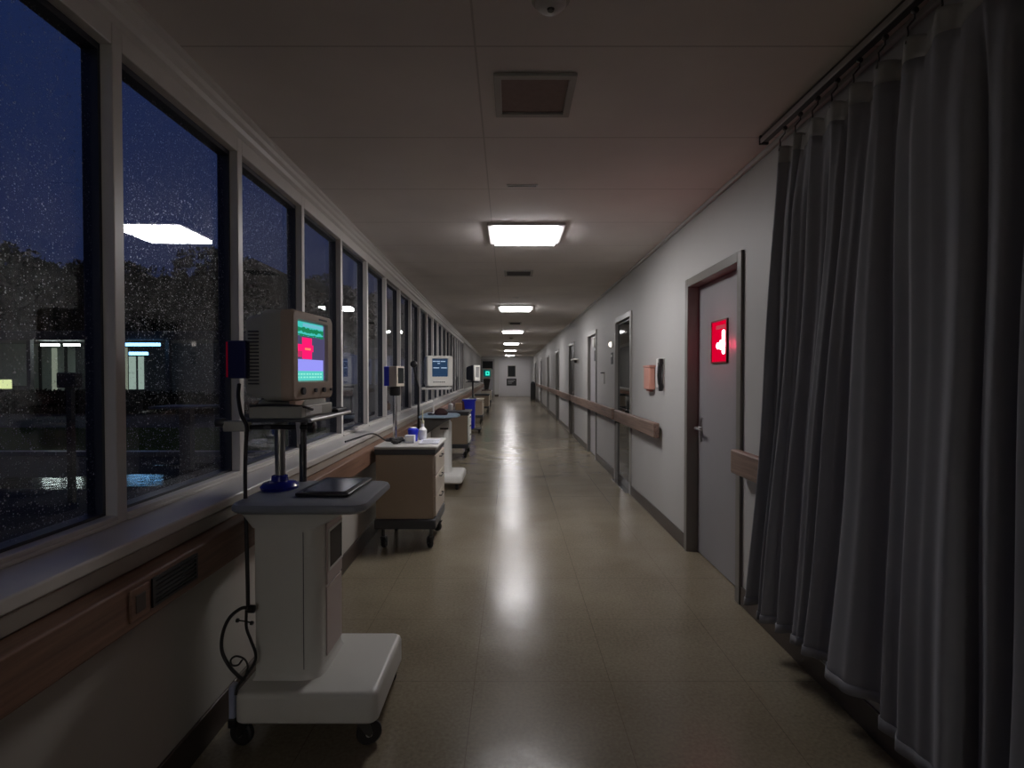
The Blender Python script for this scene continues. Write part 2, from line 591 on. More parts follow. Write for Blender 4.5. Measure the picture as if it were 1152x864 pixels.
m_.ring((1.57, 1.80, 0.70, 0.785), (1.58, 1.79, 0.708, 0.777), 0, 0.006)
for q in range(5):
    m_.box(1.58, 1.79, 0.0, 0.004, 0.713 + q * 0.0135, 0.718 + q * 0.0135)
m_.v = [(-1.014 - yy, xx, zz) for xx, yy, zz in m_.v]
m_.build('vent_grille', M['black'], lr)
MB().box(-1.0205, -1.0195, 1.58, 1.79, 0.708, 0.777).build('vent_opening', M['black'], lr)

# right handrails
rail((1.30, 1.352, 1.75, 3.17, 0.80, 0.94, XR), 1, 'wooden_handrail', 'short end of brown wooden handrail beside the grey door, half behind the curtain', M['wood'])
rail((1.30, 1.352, 4.88, 6.80, 0.80, 0.94, XR), 1, 'wooden_handrail', 'brown wooden handrail with squared end, crossing the dark glass door', M['wood'])
rail((1.30, 1.352, 6.95, 11.9, 0.80, 0.94, XR), 1, 'wooden_handrail', 'brown wooden handrail crossing the pale door, next beyond the glass door one', M['wood'])
rail((1.30, 1.352, 12.05, 19.0, 0.80, 0.94, XR), 1, 'wooden_handrail', 'brown wooden handrail beyond the dark brown door, halfway down the corridor', M['wood'])
rail((1.30, 1.352, 19.12, 33.6, 0.80, 0.94, XR), 1, 'wooden_handrail', 'farthest brown wooden handrail, reaching the end wall of the corridor', M['wood'])

# ------------------------------------------------------------------ doors in the right wall
def door(n, a, b, leaf_mat, frame_mat, recess=0.07):
    w = MB()
    j = 0.05
    xf = XR - 0.018
    xb = XR + 0.15
    w.box(xf, xb, b - 0.012, b + j, 0, DH + j)
    w.box(xf, xb, a - j, a + 0.012, 0, DH + j)
    w.box(xf, xb, a + 0.012, b - 0.012, DH - 0.012, DH + j)
    fr = w.build('door_%d' % n, frame_mat, bevel=0.003)
    # cut so the frame clears the wall opening
    tag(fr, kind='structure')
    MB().box(XR + recess, XR + recess + 0.042, a + 0.014, b - 0.014, 0.008, DH - 0.014).build('door_leaf', leaf_mat, fr, bevel=0.002)
    return fr
# shrink openings: frames sit inside the wall holes
DO = DOORS
_w = bpy.data.objects['wall_right']
def door_lever(fr, y, z, x, d=1):
    l = MB()
    l.box(x - 0.006, x, y - 0.02, y + 0.02, z - 0.09, z + 0.09)
    l.lathe([(0.011, -0.055), (0.011, -0.004)], (x, y, z + 0.01), 'x', 12)
    l.tube([(x - 0.05, y, z + 0.01), (x - 0.055, y + 0.03 * d, z + 0.012), (x - 0.052, y + 0.12 * d, z + 0.006)], [0.010, 0.010, 0.008], 10)
    return l.build('door_handle', M['metal'], fr, bevel=0.001)

d1 = door(1, DO[0][0], DO[0][1], M['door'], M['frame'])
leaf = [c for c in d1.children if c.name.startswith('door_leaf')][0]
door_lever(d1, 4.07, 0.965, XR + 0.07, -1)
for zz in (0.25, 1.05, 1.85):
    MB().lathe([(0.008, -0.05), (0.008, 0.05)], (XR + 0.064, 3.253, zz), 'z', 8).build('door_hinge', M['dmetal'], d1)
d2 = door(2, DO[1][0], DO[1][1], M['door_dark'], M['frame_light'], 0.02)
MB().box(XR + 0.014, XR + 0.0205, DO[1][0] + 0.035, DO[1][1] - 0.035, 0.10, DH - 0.04).build('door_glass', M['dark_glass'], d2)
MB().box(XR - 0.06, XR + 0.018, DO[1][0] + 0.014, DO[1][1] - 0.014, 0.0005, 0.007).build('door_threshold', M['chrome'], d2)  # chrome plate added for the bright doorway light on the floor
d3 = door(3, DO[2][0], DO[2][1], M['door_light'], M['frame_light'], 0.035)
MB().box(XR + 0.027, XR + 0.0355, 9.05, 9.15, 1.62, 1.80).build('door_plate', M['slate'], d3, bevel=0.002)
MB().lathe([(0.075, -0.03), (0.085, -0.02), (0.085, 0)], (XR + 0.0355, 9.12, 1.93), 'x', 20).build('door_closer', M['white'], d3)
d4 = door(4, DO[3][0], DO[3][1], M['door_dark'], M['frame'], 0.025)
MB().lathe([(0.03, -0.05), (0.03, 0)], (XR + 0.026, 11.95, 0.98), 'x', 12).build('door_knob', M['metal'], d4)
d5 = door(5, DO[4][0], DO[4][1], M['door_dark'], M['frame'], 0.025)
MB().lathe([(0.03, -0.05), (0.03, 0)], (XR + 0.026, 15.72, 0.98), 'x', 12).build('door_knob', M['metal'], d5)
d6 = door(6, DO[5][0], DO[5][1], M['door_dark'], M['frame_light'], 0.025)
d7 = door(7, DO[6][0], DO[6][1], M['door_light'], M['frame_light'], 0.025)
d8 = door(8, DO[7][0], DO[7][1], M['door_dark'], M['frame'], 0.025)

# red lit sign set in the door leaf
sg = thing('lit_red_sign', 'glowing red sign with a white cross shape on the near grey door', 'sign', (XR + 0.07, 3.72, 1.464))
m_ = MB()
m_.ring((-0.14, 0.14, 0, 0.30), (-0.130, 0.130, 0.010, 0.290), 0, 0.012)
m_.v = [(-0.012 + yy, xx, zz) for xx, yy, zz in m_.v]
m_.build('sign_frame', pbr('dark_red_frame', (0.16, 0.01, 0.02), 0.4), sg)
MB().box(-0.007, -0.0005, -0.129, 0.129, 0.011, 0.289).build('sign_panel', emit('red_lit_panel', (1.0, 0.0, 0.04), 0.68), sg)
m_ = MB()
m_.prism(sub_bevel_poly(-0.105, -0.062, 0.06, 0.225, 0.018), -0.012, -0.0075, axis='x')
m_.build('sign_symbol', emit('white_pink_lit_symbol', (1.0, 0.62, 0.68), 6.0), sg)
m_ = MB()
m_.prism(sub_bevel_poly(-0.10, 0.034, 0.098, 0.142, 0.021), -0.0135, -0.008, axis='x')
m_.prism(sub_bevel_poly(-0.108, -0.02, 0.09, 0.158, 0.026), -0.0138, -0.0078, axis='x')
m_.build('sign_symbol', bpy.data.materials['white_pink_lit_symbol'], sg)
MB().box(-0.010, -0.008, -0.11, 0.05, 0.235, 0.262).build('sign_label', emit('dull_pink_lit_strip', (0.6, 0.06, 0.09), 0.8), sg)
ld = bpy.data.lights.new('red_sign_light', 'POINT')
ld.color = (1.0, 0.02, 0.10)
ld.energy = 0.9
ld.specular_factor = 0.0
ld.shadow_soft_size = 0.0
lo = bpy.data.objects.new('red_sign_light', ld)
COL.objects.link(lo)
lo.parent = sg
lo.location = (-0.10, -0.03, 0.13)

# ------------------------------------------------------------------ ceiling fittings
def lamp_fix(y, xc, label, first=[None]):
    if first[0] is None:
        t = thing('ceiling_light', label, 'ceiling light', (xc, y, H), 0, 'square ceiling light panels')
        m2 = MB()
        o, i = 0.315, 0.268
        m2.ring((-o, o, -o, o), (-i, i, -i, i), 0, 0.022)
        m2.v = [(a, c, -0.0225 + b) for a, b, c in m2.v]
        m2.build('light_frame', M['trim_white'], t, bevel=0.004)
        MB().box(-0.2675, 0.2675, -0.2675, 0.2675, -0.042, -0.001).build('light_panel', M['lamp'], t)
        first[0] = t
        return t
    t = dup(first[0], None, (xc, y, H))
    t['label'] = label
    return t
for y, xc, lb in ((4.60, 0.115, 'nearest glowing square ceiling light, largest of the row'),
                  (9.65, 0.065, 'second glowing ceiling light from the camera, beyond the small ceiling grille'),
                  (14.8, 0.02, 'third glowing ceiling light from the camera'),
                  (20.4, -0.03, 'fourth glowing ceiling light from the camera, small and far'),
                  (26.3, -0.08, 'fifth glowing ceiling light from the camera, thin far strip'),
                  (32.6, -0.13, 'farthest glowing ceiling light, just before the end wall'),
                  (-6.0, -0.40, 'left of the two ceiling lights behind the viewer'), (-6.0, 0.72, 'right of the two ceiling lights behind the viewer')):  # last two are unseen, added to brighten the camera-facing cart sides
    lamp_fix(y, xc, lb)
def vent(x0, x1, y0, y1, label, bw=0.03, n=9):
    cx, cy = (x0 + x1) / 2, (y0 + y1) / 2
    t = thing('ceiling_vent', label, 'vent', (cx, cy, H))
    hx, hy = (x1 - x0) / 2, (y1 - y0) / 2
    m2 = MB().ring((-hx, hx, -hy, hy), (-hx + bw, hx - bw, -hy + bw, hy - bw), 0, 0.014)
    m2.v = [(a, c, -0.0145 + b) for a, b, c in m2.v]
    m2.build('vent_frame', M['vent_frame'], t, bevel=0.003)
    m2 = MB().box(-hx + bw, hx - bw, -hy + bw, hy - bw, -0.003, -0.0005)
    m2.build('vent_backing', M['vent'], t)
    m2 = MB()
    for q in range(n):
        yy = -hy + bw + (2 * hy - 2 * bw) * (q + 0.5) / n
        m2.box(-hx + bw, hx - bw, yy - 0.003, yy + 0.003, -0.0075, -0.003)
    if n: m2.build('vent_slats', M['slate'], t)
    return t
vent(-0.075, 0.265, 2.17, 2.52, 'large square brown ceiling vent in a pale frame, nearest the camera', n=0)
vent(-0.09, 0.25, 6.2, 6.56, 'smaller dark ceiling grille between the first two ceiling lights')
vent(-0.08, 0.22, 12.3, 12.75, 'distant dark ceiling grille between the second and third ceiling lights')
t = thing('smoke_detector', 'round smoke detector at the top edge above the large vent', 'smoke detector', (0.125, 1.74, H))
MB().lathe([(0.062, -0.0005), (0.062, -0.012), (0.056, -0.016)], (0, 0, 0), 'z', 32).build('detector_base', M['vent_frame'], t)
MB().lathe([(0.050, -0.016), (0.050, -0.026), (0.040, -0.036), (0.018, -0.040)], (0, 0, 0), 'z', 32).build('detector_cap', M['trim_white'], t)
MB().lathe([(0.012, -0.040), (0.010, -0.046)], (0, 0, 0), 'z', 16).build('detector_sensor', M['black'], t)
t = thing('smoke_detector', 'tiny distant ceiling detector between the third and fourth ceiling lights', 'smoke detector', (-0.02, 17.4, H))
MB().lathe([(0.07, -0.0005), (0.07, -0.02), (0.05, -0.045), (0.02, -0.05)], (0, 0, 0), 'z', 24).build('detector_base', M['vent_frame'], t)
MB().lathe([(0.014, -0.05), (0.012, -0.058)], (0, 0, 0), 'z', 12).build('detector_sensor', M['black'], t)
for x0, x1, y, lb in ((-0.035, 0.165, 3.45, 'thin pale slot on the ceiling before the nearest light'),
                      (0.0, 0.11, 8.4, 'small slot on the ceiling before the second light'),
                      (-0.07, 0.15, 10.9, 'thin slot on the ceiling just beyond the second light')):
    t = thing('ceiling_slot', lb, 'ceiling slot', ((x0 + x1) / 2, y, H))
    h = (x1 - x0) / 2
    MB().box(-h, h, -0.022, 0.022, -0.006, -0.0005).build('slot_plate', M['trim_white'], t, bevel=0.002)
    MB().box(-h + 0.01, h - 0.01, -0.006, 0.006, -0.0075, -0.006).build('slot_gap', M['slate'], t)

# ------------------------------------------------------------------ wall fittings on the right
t = thing('wall_dispenser', 'salmon pink box dispenser on the right wall near the glass door', 'dispenser', (XR, 5.24, 1.22))
MB().box(-0.060, -0.0005, -0.11, 0.11, 0.02, 0.235).build('dispenser_body', M['pink'], t, bevel=0.010, seg=3)
MB().box(-0.066, -0.0005, -0.118, 0.118, 0.235, 0.255).build('dispenser_lid', M['pink'], t, bevel=0.004)
MB().box(-0.045, -0.01, -0.06, 0.06, 0.0, 0.02).build('dispenser_nozzle', pbr('dull_red_plastic', (0.33, 0.10, 0.08), 0.5), t, bevel=0.003)
t = thing('wall_phone', 'black handset hanging on a white plate on the right wall', 'telephone', (XR, 4.86, 1.235))
MB().box(-0.014, -0.0005, -0.04, 0.20, 0.03, 0.30).build('wall_plate', M['cart_white'], t, bevel=0.004)
MB().box(-0.03, -0.014, 0.03, 0.09, 0.235, 0.262).build('handset_hook', M['black'], t, bevel=0.003)
m_ = MB()
m_.loft([[(-0.050 + dx, -0.025 - wd / 2, z_), (-0.016 + dx, -0.025 - wd / 2, z_), (-0.016 + dx, -0.025 + wd / 2, z_), (-0.050 + dx, -0.025 + wd / 2, z_)]
         for z_, dx, wd in ((0.0, 0, 0.035), (0.05, 0.002, 0.05), (0.07, -0.006, 0.048), (0.14, -0.012, 0.045), (0.22, -0.008, 0.045), (0.25, 0, 0.05), (0.295, 0, 0.048))])
m_.build('handset', M['black'], t, bevel=0.006, seg=2)
t = thing('wall_bracket', 'small thin metal bracket on the wall between glass and pale doors', 'bracket', (XR, 7.95, 1.25))
MB().box(-0.01, -0.0005, -0.02, 0.02, 0.0, 0.17).build('bracket_plate', M['vent_frame'], t, bevel=0.002)
MB().box(-0.06, -0.01, -0.05, 0.05, 0.155, 0.17).build('bracket_arm', M['dmetal'], t, bevel=0.002)
t = thing('door_nameplate', 'small dark nameplate on the wall just beyond the glass door', 'sign', (XR, 7.35, 1.53))
MB().box(-0.008, -0.0005, -0.06, 0.06, 0, 0.16).build('plate_board', M['slate'], t, bevel=0.001)
MB().box(-0.0095, -0.008, -0.045, 0.045, 0.10, 0.13).build('plate_text', M['cart'], t)
t = thing('wall_lamp', 'small bright indicator lamp above the nameplate by the glass door', 'lamp', (XR, 7.32, 1.80))
MB().lathe([(0.04, -0.02), (0.045, -0.0005)], (0, 0, 0), 'x', 20).build('lamp_base', M['cart_white'], t)
MB().lathe([(0.016, -0.055), (0.032, -0.045), (0.038, -0.02)], (0, 0, 0), 'x', 20).build('lamp_lens', emit('warm_indicator_light', (1, 0.9, 0.8), 1.6), t)
t = thing('wall_shelf', 'narrow pale shelf strip on the wall before the dark brown door', 'shelf', (XR, 11.45, 1.70))
MB().box(-0.10, -0.0005, -0.35, 0.25, 0, 0.025).build('shelf_board', M['cart_white'], t, bevel=0.003)
MB().box(-0.06, -0.0005, -0.06, -0.04, -0.06, 0).build('shelf_bracket', M['dmetal'], t)
t = thing('waste_bin', 'tall narrow black bin against the right wall at the far end', 'bin', (1.16, 29.6, 0))
MB().loft([[(-0.14, -0.14, 0), (0.14, -0.14, 0), (0.14, 0.14, 0), (-0.14, 0.14, 0)], [(-0.125, -0.16, 0.92), (0.125, -0.16, 0.92), (0.125, 0.16, 0.92), (-0.125, 0.16, 0.92)]]).build('bin_body', M['black'], t, bevel=0.01)
MB().loft([[(-0.13, -0.165, 0.92), (0.13, -0.165, 0.92), (0.13, 0.165, 0.92), (-0.13, 0.165, 0.92)], [(-0.06, -0.08, 1.02), (0.06, -0.08, 1.02), (0.06, 0.08, 1.02), (-0.06, 0.08, 1.02)]]).build('bin_lid', M['slate'], t, bevel=0.01)

# ------------------------------------------------------------------ end wall: double door, window, panel
dd = MB()
X0, X1 = -0.80, 1.15
dd.box(X0 - 0.07, X0, YE - 0.05, YE - 0.001, 0, 2.47)
dd.box(X1, X1 + 0.07, YE - 0.05, YE - 0.001, 0, 2.47)
dd.box(X0, X1, YE - 0.05, YE - 0.001, 2.40, 2.47)
d9 = tag(dd.build('door_9', M['door_light'], bevel=0.004), kind='structure')
mid = 0.33
MB().box(X0 + 0.004, mid - 0.006, YE - 0.040, YE - 0.001, 0.01, 2.395).build('door_leaf', M['door_light'], d9)
MB().box(mid + 0.006, X1 - 0.004, YE - 0.040, YE - 0.001, 0.01, 2.395).build('door_leaf', M['door_light'], d9)
m_ = MB().ring((-0.31, 0.26, 1.24, 2.02), (-0.27, 0.22, 1.28, 1.98), YE - 0.055, YE - 0.041)
m_.build('window_rim', M['vent_frame'], d9)
MB().box(-0.269, 0.219, YE - 0.048, YE - 0.042, 1.281, 1.979).build('door_glass', M['dark_pane'], d9)
t = thing('door_notice', 'black notice board fixed below the small window of the far door', 'sign', (-0.03, YE - 0.0405, 0.70))
MB().box(-0.32, 0.32, -0.02, -0.0005, 0, 0.46).build('notice_board', M['black'], t, bevel=0.004)
for q in range(3):
    MB().box(-0.24, 0.22 - 0.1 * q, -0.024, -0.02, 0.33 - 0.09 * q, 0.35 - 0.09 * q).build('notice_line', M['metal'], t)
w = MB().ring((-2.02, -1.12, 0.0, 2.40), (-1.94, -1.20, 0.0005, 2.32), YE - 0.05, YE - 0.001)
d10 = tag(w.build('door_10', M['frame_light'], bevel=0.003), kind='structure')
MB().box(-1.939, -1.201, YE - 0.035, YE - 0.001, 0.01, 2.319).build('door_leaf', M['door'], d10)
MB().box(-1.90, -1.24, YE - 0.042, YE - 0.036, 1.75, 2.28).build('door_glass', M['dark_pane'], d10)

# ------------------------------------------------------------------ curtain and its track
XC = 1.245
# (distance along the wall, fold depth: 0 = towards the wall, 1 = towards the corridor)
FOLDS = [(0.72, .4), (0.80, 1), (0.88, .1), (0.97, .9), (1.06, 0.15), (1.15, 1), (1.23, .75), (1.30, 1), (1.34, .1), (1.385, .95), (1.43, .6), (1.452, 0.0), (1.50, 1),
         (1.56, .7), (1.61, .85), (1.67, 1), (1.70, .72), (1.75, .8), (1.775, 0), (1.80, .1), (1.845, .85), (1.875, 1), (1.91, .45), (1.95, .75), (1.995, 1), (2.03, .15),
         (2.07, .8), (2.10, .9), (2.13, .25), (2.17, .5), (2.235, 1), (2.26, .35), (2.30, .6), (2.345, 1), (2.365, .3), (2.385, 1), (2.41, .3), (2.45, .5), (2.49, .25), (2.53, 1), (2.555, .4), (2.575, 0)]
def fold(s):
    for (a, u), (b, v) in zip(FOLDS, FOLDS[1:]):
        if a <= s <= b:
            q = (s - a) / (b - a)
            q = q * q * (3 - 2 * q)
            return u + (v - u) * q
    return 0.0
def curtain_grid(zs, ns=900, off=0.0):
    vs, fs = [], []
    sa, sb = FOLDS[0][0], FOLDS[-1][0]
    for iz, z in enumerate(zs):
        h = min(1.0, max(0.0, (z - 0.2) / 2.25))
        for i in range(ns + 1):
            s0 = sa + (sb - sa) * i / ns
            q_ = min(1.0, max(0.0, (s0 - 1.76) / 0.17))
            s_ = s0 + 0.18 * (1 - h) ** 1.1 * q_ * q_ * (3 - 2 * q_) - 0.03 * (1 - h) * (1 - q_)      # the far half flares out towards the hem
            d = fold(s0)
            amp = 0.038 + 0.058 * (1 - h) ** 1.5
            wob = 0.006 * math.sin(9 * s0 + 4.1 * z) + 0.010 * (1 - h) * math.sin(23 * s0 + 1.3)
            # gathered pleats at the heading
            gather = max(0.0, (h - 0.86) / 0.14)
            pl = 0.5 + 0.5 * math.cos(2 * PI * (s0 - 0.1) / 0.135)
            dd_ = d * (1 - 0.65 * gather) + 0.65 * gather * pl ** 2
            x = XC + 0.045 - amp * dd_ + wob
            zz = z + (0.018 * math.sin(7 * s0 + 0.5) + -0.035 * (d - 0.5)) * (1 - h) ** 3
            zz -= gather * 0.028 * (1 - abs(math.cos(PI * (s0 - 0.1) / 0.135)))
            x += off
            vs.append((x, s_, zz))
    n = ns + 1
    for k in range(len(zs) - 1):
        for i in range(ns):
            fs.append((k * n + i, k * n + i + 1, (k + 1) * n + i + 1, (k + 1) * n + i))
    return vs, fs
ct = thing('privacy_curtain', 'floor-length grey cloth curtain hanging in folds along the right wall', 'curtain', (0, 0, 0))
def cloth(name, zs, mat, off=0.0, th=0.003):
    vs, fs = curtain_grid(zs, off=off)
    me = bpy.data.meshes.new(name)
    me.from_pydata(vs, [], fs)
    for p in me.polygons: p.use_smooth = True
    me.materials.append(mat)
    o = bpy.data.objects.new(name, me)
    COL.objects.link(o)
    o.parent = ct
    so = o.modifiers.new('solid', 'SOLIDIFY')
    so.thickness = th
    return o
zs = [0.235 + 2.145 * k / 40 for k in range(41)]
cloth('curtain_cloth', zs, M['curtain'])
cloth('curtain_heading', [2.38, 2.40, 2.42, 2.44, 2.455], M['mesh_band'])
# hem turn-up
cloth('curtain_hem', [0.233, 0.25, 0.27], M['curtain'], off=-0.002, th=0.006)
tr = thing('curtain_track', 'dark metal ceiling track carrying the grey curtain', 'curtain rail', (0, 0, 0))
MB().box(1.268, 1.302, 0.60, 2.73, H - 0.038, H - 0.0005).build('track_profile', M['dmetal'], tr, bevel=0.003)
MB().box(1.262, 1.268, 0.60, 2.735, H - 0.042, H - 0.018).build('track_lip', M['metal'], tr, bevel=0.001)
MB().box(1.260, 1.306, 2.73, 2.745, H - 0.046, H - 0.0005).build('track_end_cap', M['black'], tr, bevel=0.003)
for j in range(14):
    yy = 0.775 + j * 0.135
    hk = MB()
    hk.lathe([(0.009, -0.006), (0.011, 0), (0.009, 0.006)], (1.285, yy, H - 0.058), 'y', 12)
    xa = 1.275
    hk.tube([(1.285, yy, H - 0.06), (1.287, yy + 0.004, H - 0.08), (1.275, yy + 0.004, H - 0.095), (1.262, yy, H - 0.11), (1.262, yy - 0.004, H - 0.135), (1.255, yy - 0.002, 2.435)], 0.003, 6)
    hk.build('curtain_hook', M['dmetal'], ct)

# ------------------------------------------------------------------ carts
def caster(parent, x, y, r=0.042, w=0.024, top=0.10, wheel_mat='rubber', ang=0.6):
    f_ = MB()
    f_.lathe([(0.014, 0), (0.014, top - 2 * r + 0.004)], (0, 0, 2 * r - 0.002), 'z', 12)
    f_.lathe([(0.024, 0), (0.024, 0.007)], (0, 0, top - 0.007), 'z', 12)
    for sg_ in (-1, 1):
        f_.prism([(-r * 0.45, 2 * r + 0.006), (r * 0.5, 2 * r + 0.006), (r * 0.85, r), (r * 0.6, r * 0.75), (r * 0.2, r * 1.1)], sg_ * w * 0.62 - 0.002, sg_ * w * 0.62 + 0.002, axis='x')
    f_.box(-w * 0.62, w * 0.62, -r * 0.45, r * 0.5, 2 * r + 0.001, 2 * r + 0.008)
    o = f_.build('caster', M['dmetal'], parent, (x, y, 0), ang)
    wh = MB().lathe([(r * 0.3, -w / 2), (r * 0.86, -w / 2), (r, -w * 0.28), (r, w * 0.28), (r * 0.86, w / 2), (r * 0.3, w / 2)], (0, r * 0.55, r), 'x', 24).build('wheel', M[wheel_mat], o)
    MB().lathe([(r * 0.28, -w / 2 - 0.004), (r * 0.28, w / 2 + 0.004)], (0, r * 0.55, r), 'x', 14).build('wheel_hub', M['metal'], o)
    return o

def rounded_slab(x0, x1, y0, y1, z0, z1, r, inset=0.012):
    m2 = MB()
    rings = []
    for z_, ins in ((z0, inset), (z0 + (z1 - z0) * 0.35, 0.0), (z1 - (z1 - z0) * 0.3, 0.0), (z1 - (z1 - z0) * 0.08, inset * 0.45), (z1, inset)):
        rings.append([(a, b, z_) for a, b in sub_bevel_poly(x0 + ins, x1 - ins, y0 + ins, y1 - ins, max(r - ins, 0.004), 6)])
    return m2.loft(rings)

# --- cart 1: pedestal cart, nearest
C1 = (-0.79, 2.18, 0)
c1 = thing('pedestal_cart', 'large grey pedestal cart on casters, nearest the camera at left', 'cart', C1)
def L(x, y, z=0, c=C1):
    return (x - c[0], y - c[1], z)
m_ = MB()
rings = []
for z_, ins in ((0.096, 0.008), (0.104, 0), (0.190, 0.0), (0.203, 0.004), (0.2095, 0.012), (0.211, 0.022)):
    rings.append([(a - C1[0], b - C1[1], z_) for a, b in sub_bevel_poly(-1.025 + ins, -0.497 - ins, 1.935 + ins, 2.41 - ins, 0.036 - ins * 0.5, 6)])
m_.loft(rings)
m_.build('cart_base', M['cart'], c1)
# column: flat front, rounded corner, tapering side
def col_ring(z, g=0.0):
    P = [(-0.985 - g, 2.03 - g), (-0.80, 2.03 - g), (-0.775 + g * .5, 2.037 - g), (-0.752 + g, 2.055 - g), (-0.742 + g, 2.085), (-0.742 + g, 2.30 + g), (-0.985 - g, 2.30 + g)]
    return [(a - C1[0], b - C1[1], z) for a, b in P]
MB().loft([col_ring(0.205, 0.012), col_ring(0.225, 0.003), col_ring(0.24), col_ring(0.80), col_ring(0.815, 0.004), col_ring(0.862, 0.02)]).build('cart_column', M['cart'], c1, bevel=0.003)
# seam strip, drawer front and dark window on the corridor side
MB().box(*[-0.7995 - C1[0], -0.7975 - C1[0]], 2.027 - C1[1], 2.0295 - C1[1], 0.25, 0.78).build('column_seam', M['slate'], c1)
dp = MB().box(-0.742 - C1[0], -0.734 - C1[0], 2.11 - C1[1], 2.292 - C1[1], 0.545, 0.79).build('drawer_front', pbr('pinkish_cream_panel', (0.43, 0.36, 0.335), 0.45), c1, bevel=0.003)
MB().box(-0.7335 - C1[0], -0.7315 - C1[0], 2.125 - C1[1], 2.278 - C1[1], 0.605, 0.755).build('drawer_window', pbr('brown_smoked_window', (0.028, 0.022, 0.02), 0.5, spec=0.2), dp, bevel=0.001)
m_ = MB().ring((2.117 - C1[1], 2.286 - C1[1], 0.597, 0.763), (2.127 - C1[1], 2.276 - C1[1], 0.607, 0.753), 0, 0.004)
m_.v = [(-0.7335 - C1[0] + yy, xx, zz) for xx, yy, zz in m_.v]
m_.build('drawer_window_rim', M['cart'], dp)
MB().box(-0.742 - C1[0], -0.736 - C1[0], 2.11 - C1[1], 2.292 - C1[1], 0.26, 0.535).build('side_panel', bpy.data.materials['pinkish_cream_panel'], c1, bevel=0.002)
# top
m_ = MB()
rings = []
for z_, ins, r in ((0.852, 0.05, 0.05), (0.860, 0.012, 0.06), (0.872, 0.0, 0.06), (0.884, 0.0, 0.06), (0.895, 0.006, 0.055), (0.900, 0.022, 0.045)):
    rings.append([(a - C1[0], b - C1[1], z_) for a, b in sub_bevel_poly(-1.062 + ins, -0.548 - ins, 1.965 + ins, 2.44 - ins, r, 6)])
m_.loft(rings)
m_.build('cart_top', M['tabletop'], c1)
m_ = MB().loft([[(a - C1[0], b - C1[1], z_) for a, b in sub_bevel_poly(x0, x1, 2.01, 2.36, 0.02, 3)] for z_, x0, x1 in ((0.800, -0.99, -0.735), (0.853, -1.03, -0.64))])
m_.build('top_bracket', M['cart'], c1)
for x, y, an in ((-0.560, 1.968, -1.25), (-0.985, 1.968, 1.35), (-0.535, 2.37, 0.5), (-1.0, 2.37, 0.3)):
    caster(c1, x - C1[0], y - C1[1], 0.0465, 0.028, 0.102, ang=an)
# poles, blue foot
MB().lathe([(0.021, 0.90), (0.021, 1.195)], L(-0.985, 2.26), 'z', 24).build('support_pole', pbr('dull_steel_tube', (0.30, 0.30, 0.29), 0.3, metal=0.9), c1)
m_ = MB().lathe([(0.075, 0.9), (0.078, 0.912), (0.066, 0.926), (0.034, 0.934), (0.032, 0.955), (0.024, 0.958)], L(-0.985, 2.255), 'z', 28)
m_.build('pole_foot', M['navy'], c1)
MB().lathe([(0.016, 0.90), (0.016, 1.195)], L(-0.945, 2.405), 'z', 20).build('support_pole', M['dmetal'], c1)
# shelf
m_ = MB()
m_.prism([(a - C1[0], b - C1[1]) for a, b in sub_bevel_poly(-1.04, -0.795, 2.08, 2.60, 0.012, 3)], 1.196, 1.208)
sh = m_.build('monitor_shelf', M['slate'], c1, bevel=0.002)
MB().lathe([(0.008, 2.085 - C1[1]), (0.008, 2.60 - C1[1])], (-0.792 - C1[0], 0, 1.200), 'y', 12).build('shelf_edge', M['metal'], sh)
# crossing rod with knobs and clamp
m_ = MB()
m_.lathe([(0.010, -1.135 - C1[0]), (0.010, -0.80 - C1[0])], (0, 2.13 - C1[1], 1.172), 'x', 14)
m_.lathe([(0.019, -0.815 - C1[0]), (0.024, -0.810 - C1[0]), (0.024, -0.79 - C1[0]), (0.017, -0.785 - C1[0])], (0, 2.13 - C1[1], 1.172), 'x', 18)
m_.build('clamp_rod', M['black'], c1)
MB().lathe([(0.012, -1.185 - C1[0]), (0.019, -1.18 - C1[0]), (0.019, -1.15 - C1[0]), (0.010, -1.135 - C1[0])], (0, 2.13 - C1[1], 1.19), 'x', 18).build('clamp_knob', M['black'], c1)
MB().box(-1.15 - C1[0], -1.045 - C1[0], 2.115 - C1[1], 2.145 - C1[1], 1.155, 1.198).build('clamp_block', M['beige'], c1, bevel=0.004)
MB().box(-0.99 - C1[0], -0.96 - C1[0], 2.12 - C1[1], 2.275 - C1[1], 1.165, 1.18).build('clamp_link', M['dmetal'], c1, bevel=0.002)
MB().loft([[(-0.862 - C1[0], 2.12 - C1[1], 1.197), (-0.845 - C1[0], 2.12 - C1[1], 1.197), (-0.845 - C1[0], 2.128 - C1[1], 1.197), (-0.862 - C1[0], 2.128 - C1[1], 1.197)],
           [(-0.853 - C1[0], 2.12 - C1[1], 1.105), (-0.846 - C1[0], 2.12 - C1[1], 1.105), (-0.846 - C1[0], 2.126 - C1[1], 1.105), (-0.853 - C1[0], 2.126 - C1[1], 1.105)]]).build('shelf_tab', M['metal'], c1)
# brackets at the foot where the cable ends
m_ = MB().prism([(0.105, 0.02), (0.20, 0.02), (0.20, 0.0), (0.14, -0.02), (0.06, -0.02), (0.06, 0.0)], -1.047 - C1[0], -1.026 - C1[0], axis='x')
m_ = MB().box(-1.048 - C1[0], -1.0255 - C1[0], 1.95 - C1[1], 1.985 - C1[1], 0.10, 0.23)
m_.build('cable_bracket', pbr('pale_blue_bracket', (0.28, 0.31, 0.42), 0.4), c1, bevel=0.005)
MB().box(-1.050 - C1[0], -1.022 - C1[0], 1.945 - C1[1], 1.988 - C1[1], 0.075, 0.11).build('bracket_foot', M['black'], c1, bevel=0.004)

